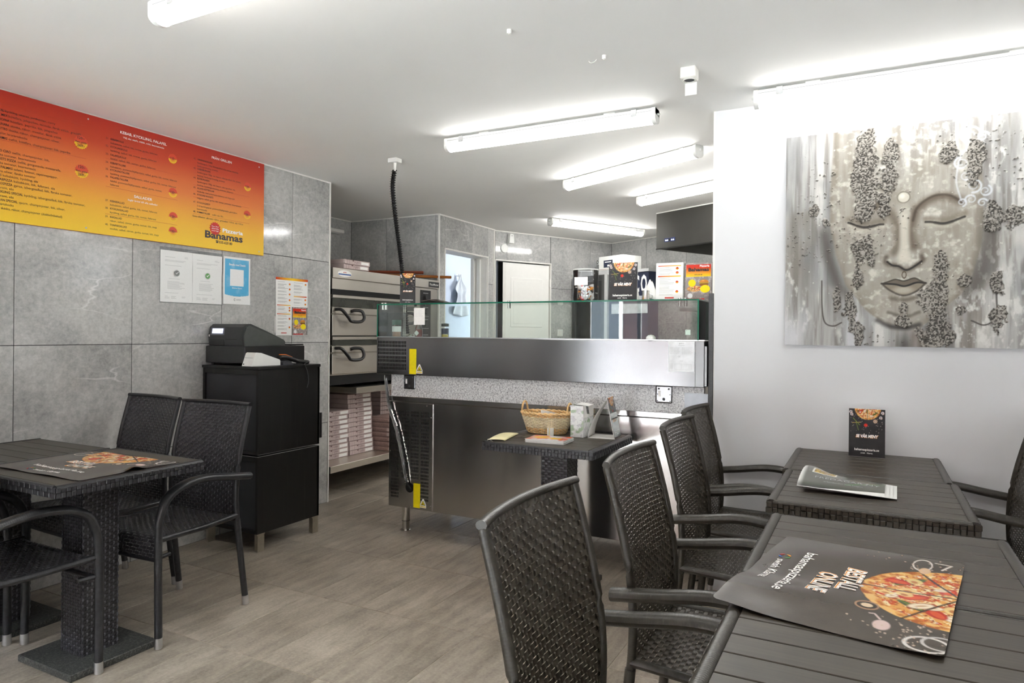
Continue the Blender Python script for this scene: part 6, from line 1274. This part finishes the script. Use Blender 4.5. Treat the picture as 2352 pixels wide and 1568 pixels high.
# ================================================================== things on and in the display case
ZG = 1.4602
t = thing('card_terminal', 'flat black card terminal lying on the glass case', 'card terminal', (-2.47, 3.66, ZG)); MB().prism([(-0.09, 0.001), (0.09, 0.001), (0.09, 0.012), (0.03, 0.026), (-0.07, 0.032), (-0.09, 0.022)], 'y', -0.035, 0.035).xf(Matrix.Translation((-2.475, 3.66, ZG))).build('body', M['black'], t); MB().tube([(-2.563, 3.623, ZG+0.021), (-2.50, 3.623, ZG+0.027), (-2.385, 3.623, ZG+0.011)], 0.002, 6).build('chrome_trim', M['chrome'], t); MB().box(-2.53, -2.46, 3.64, 3.68, ZG+0.029, ZG+0.031).build('screen', M['darkglass'], t)
def tip_jar():
    t = thing('plastic_jar', 'clear plastic jar half full of wrapped sweets on the glass case', 'jar', (-1.447, 3.66, ZG)); MB().lathe([(0, 0.002), (0.070, 0.002), (0.073, 0.02), (0.073, 0.182), (0.071, 0.186), (0.069, 0.182), (0.069, 0.02), (0.066, 0.006), (0, 0.006)], 32, (-1.447, 3.66, ZG)).build('jar', M['clear'], t, smooth=40)
    MB().lathe([(0.0735, 0.180), (0.075, 0.183), (0.0735, 0.187)], 32, (-1.447, 3.66, ZG)).build('rim', M['white'], t, smooth=True); MB().box(-1.486, -1.406, 3.5845, 3.5855, ZG+0.092, ZG+0.138).build('paper_note', M['ink_white'], t); r = random.Random(3)
    cols = ['ink_red', 'paper', 'ink_orange', 'chrome', 'rubber', 'paper', 'boxline', 'ink_white', 'peel']
    for k in range(46):
        a, e, z = r.uniform(0, 2*PI), 0.055*math.sqrt(r.random()), 0.018+0.075*r.random()**1.2
        tw = thing('wrapped_sweet', '%s wrapped sweet in the clear plastic jar' % ['small red', 'small cream', 'small orange', 'small silver', 'small grey', 'small pale', 'small brown', 'small white', 'small toffee-coloured'][k % 9], 'sweet', (-1.447+e*math.cos(a), 3.66+e*math.sin(a), ZG+z), r.uniform(0, 6), 'wrapped sweets in the jar'); B = MB().lathe([(0, -0.014), (0.006, -0.014), (0.0085, 0), (0.006, 0.014), (0, 0.014)], 7).xf(Matrix.Rotation(r.uniform(0.4, 1.6), 4, 'X')); B.build('sweet', M[cols[k % 9]], tw, world=False); B = MB().add([(0, 0.012, 0), (-0.008, 0.024, 0.004), (0.008, 0.024, -0.003), (0, -0.012, 0), (-0.008, -0.024, -0.004), (0.008, -0.024, 0.003)], [(0, 2, 1), (3, 4, 5)]); B.build('twist', M[cols[k % 9]], tw, world=False)
tip_jar()
def menu_pair():
    P = Pic(0.148, 0.206, 96, 134, (244, 243, 240)); hgradient(P, 0.012, 0.136, 0.186, 0.192, [(0, (206, 60, 50)), (1, (246, 206, 40))]); paint_list(P, 0.02, 0.125, 0.142, 0.180, 3, (0.85, 0.25)); hgradient(P, 0.012, 0.136, 0.130, 0.136, [(0, (206, 60, 50)), (1, (246, 206, 40))]); paint_list(P, 0.02, 0.125, 0.03, 0.124, 4, (0.75, 0.2)); P.rect(0.05, 0.10, 0.012, 0.019, (206, 60, 50))
    t = thing('menu_card', 'white menu card with red headings standing on the glass case', 'menu card', (-0.963, 3.69, ZG)); pl = lambda x0, y0: (lambda u, v, z: (x0+u, y0+0.05*v-z, ZG+0.001+v))
    o = P.obj('card', M['gloss2'], t, pl(-1.041, 3.665)); md = o.modifiers.new('th', 'SOLIDIFY'); md.thickness = 0.002; MB().add([(-1.045, 3.668, ZG+0.001), (-0.89, 3.668, ZG+0.001), (-0.885, 3.682, ZG+0.212), (-0.94, 3.682, ZG+0.208), (-1.042, 3.682, ZG+0.212)], [(0, 1, 2, 3, 4)]).build('pocket', M['clear'], t)
    P = Pic(0.150, 0.200, 100, 134, (150, 140, 138)); paint_cover(P, 0, 0, 0.150, 0.200); t = thing('menu_card', 'menu card with orange banner and burger picture on the glass case', 'menu card', (-0.81, 3.69, ZG)); f = pl(-0.886, 3.662)
    o = P.obj('card', M['gloss2'], t, f); md = o.modifiers.new('th', 'SOLIDIFY'); md.thickness = 0.002; g = lambda e: (lambda a, b, c: f(a, b, c+e)); Text().put('Pizzeria', 0.082, 0.177, 0.015, 0.022, width=0.050).build('cover_lettering', M['ink_white'], t, g(0.0012)); Text().put('Bahamas', 0.022, 0.155, 0.026, 0.04, width=0.108).put('035-620 80', 0.075, 0.133, 0.009, 0.01, 'c').build('cover_title', M['ink_black'], t, g(0.0012))
menu_pair()
t = thing('steel_cup', 'small steel cup on the glass case beside the menu card', 'cup', (-1.072, 3.63, ZG)); MB().lathe([(0, 0.001), (0.022, 0.001), (0.019, 0.04), (0.0205, 0.056), (0.0185, 0.056), (0.017, 0.04), (0, 0.006)], 20, (-1.085, 3.63, ZG)).build('cup', M['chrome'], t, smooth=40); MB().tube([(-1.063, 3.63, ZG+0.012), (-1.048, 3.63, ZG+0.016), (-1.048, 3.63, ZG+0.034), (-1.064, 3.63, ZG+0.04)], 0.0025, 6).build('handle', M['chrome'], t)
t = thing('folded_cloth', 'crumpled white cloth behind the small steel cup', 'cloth', (-1.08, 3.72, ZG)); B = MB(); r = np.random.default_rng(2); n = 12; V = [(-1.125+0.085*i/(n-1), 3.70+0.05*j/(n-1), ZG+0.004+0.125*math.sin(PI*min(1, (i+1)/n))*math.sin(PI*(j+0.5)/n)*(0.8+0.2*r.random())) for j in range(n) for i in range(n)]
o = B.add(V, [(j*n+i, j*n+i+1, (j+1)*n+i+1, (j+1)*n+i) for j in range(n-1) for i in range(n-1)]).build('cloth', M['paper'], t, smooth=True); md = o.modifiers.new('th', 'SOLIDIFY'); md.thickness = 0.002
ZB = 1.248
t = thing('spice_jar', 'glass spice jar with green lid inside the display case', 'spice jar', (-2.742, 3.60, ZB)); x, y = -2.742, 3.60; MB().lathe([(0, 0), (0.028, 0), (0.029, 0.006), (0.029, 0.072), (0.024, 0.078), (0, 0.078)], 20, (x, y, ZB)).build('glass', M['clear'], t, smooth=40); MB().lathe([(0, 0.002), (0.026, 0.002), (0.026, 0.04), (0, 0.042)], 18, (x, y, ZB)).build('spice', pm('paprika_spice', (176, 130, 96), 0.9, var=0.3, scale=300), t); MB().lathe([(0.0296, 0.034), (0.0296, 0.070)], 20, (x, y, ZB)).build('label', M['paper'], t, smooth=True); MB().lathe([(0.030, 0.078), (0.030, 0.108), (0.028, 0.112), (0, 0.112)], 20, (x, y, ZB)).build('lid', pm('green_lid', (44, 84, 70), 0.5), t, smooth=40)
t = thing('sauce_bottle', 'small red sauce bottle with red cap inside the display case', 'bottle', (-2.565, 3.60, ZB)); x = -2.565; MB().lathe([(0, 0), (0.023, 0), (0.024, 0.004), (0.024, 0.055), (0.018, 0.075), (0.0095, 0.088), (0.0085, 0.11), (0, 0.11)], 20, (x, y, ZB)).build('bottle', M['clear'], t, smooth=40); MB().lathe([(0, 0.002), (0.021, 0.002), (0.021, 0.05), (0, 0.052)], 16, (x, y, ZB)).build('sauce', pm('red_sauce', (150, 52, 34), 0.4), t); MB().lathe([(0.0098, 0.085), (0.0092, 0.115)], 14, (x, y, ZB)).build('neck_band', pm('green_foil', (30, 110, 70), 0.4), t); MB().lathe([(0.0105, 0.112), (0.0105, 0.130), (0.008, 0.133), (0, 0.133)], 14, (x, y, ZB)).build('cap', M['ink_red'], t, smooth=40); MB().box(x-0.013, x+0.013, y-0.0252, y-0.0246, ZB+0.014, ZB+0.040).xf(Matrix.Translation((x, 0, ZB+0.027)) @ Matrix.Rotation(PI/4, 4, 'Y') @ Matrix.Translation((-x, 0, -ZB-0.027))).build('diamond_label', M['ink_white'], t)
t = thing('yellow_jar', 'small jar with dark lid and yellow contents inside the display case', 'jar', (-2.405, 3.66, ZB)); MB().lathe([(0, 0), (0.022, 0), (0.023, 0.004), (0.023, 0.05), (0, 0.052)], 18, (-2.405, 3.66, ZB)).build('glass', M['clear'], t, smooth=40); MB().lathe([(0, 0.002), (0.020, 0.002), (0.020, 0.02), (0, 0.02)], 14, (-2.405, 3.66, ZB)).build('contents', pm('mustard', (226, 206, 110), 0.6), t); MB().lathe([(0.0236, 0.022), (0.0236, 0.058)], 18, (-2.405, 3.66, ZB)).build('label', M['navy'], t); MB().lathe([(0.024, 0.07), (0.024, 0.088), (0, 0.09)], 18, (-2.405, 3.66, ZB)).build('lid', M['charcoal'], t)
t = thing('glass_note', 'white handwritten note stuck to the display case glass', 'note', (-2.475, 3.4778, 1.325)); MB().box(-2.516, -2.434, 3.4768, 3.4776, 1.326, 1.430).build('paper', M['ink_white'], t); B = MB()
for k in range(5): B.box(-2.505, -2.455+0.006*(k % 3), 3.4763, 3.4768, 1.415-k*0.009, 1.4155-k*0.009)
B.build('writing', M['ink_grey'], t)
t = thing('round_knob', 'white round thermometer dome on the rim of the display case', 'thermometer', (-1.016, 3.492, 1.252)); MB().lathe([(0.026, 0), (0.024, 0.012), (0.014, 0.021), (0, 0.024)], 20, (-1.016, 3.497, 1.2525)).build('dome', M['white'], t, smooth=True); MB().box(-1.022, -1.010, 3.4735, 3.476, 1.258, 1.264).build('mark', M['ink_black'], t)
t = thing('sticky_tag', 'pale green square sticker on the display case glass', 'sticker', (-0.82, 3.4778, 1.276)); MB().box(-0.832, -0.806, 3.4770, 3.4776, 1.277, 1.303).build('tag', pm('mint_paper', (206, 230, 216), 0.6), t); MB().box(-0.828, -0.824, 3.4766, 3.477, 1.297, 1.300).build('dot', M['ink_grey'], t)
solo(MB().lathe([(0, 0), (0.02, 0.001), (0.022, 0.012), (0.014, 0.02), (0, 0.021)], 14, (-2.625, 3.60, ZB)), 'foil_ball', M['chrome'], 'crumpled silver foil ball inside the display case', 'foil', (-2.625, 3.60, ZB), smooth=True)
bpy.data.objects.remove(_to); bpy.data.curves.remove(_tc)
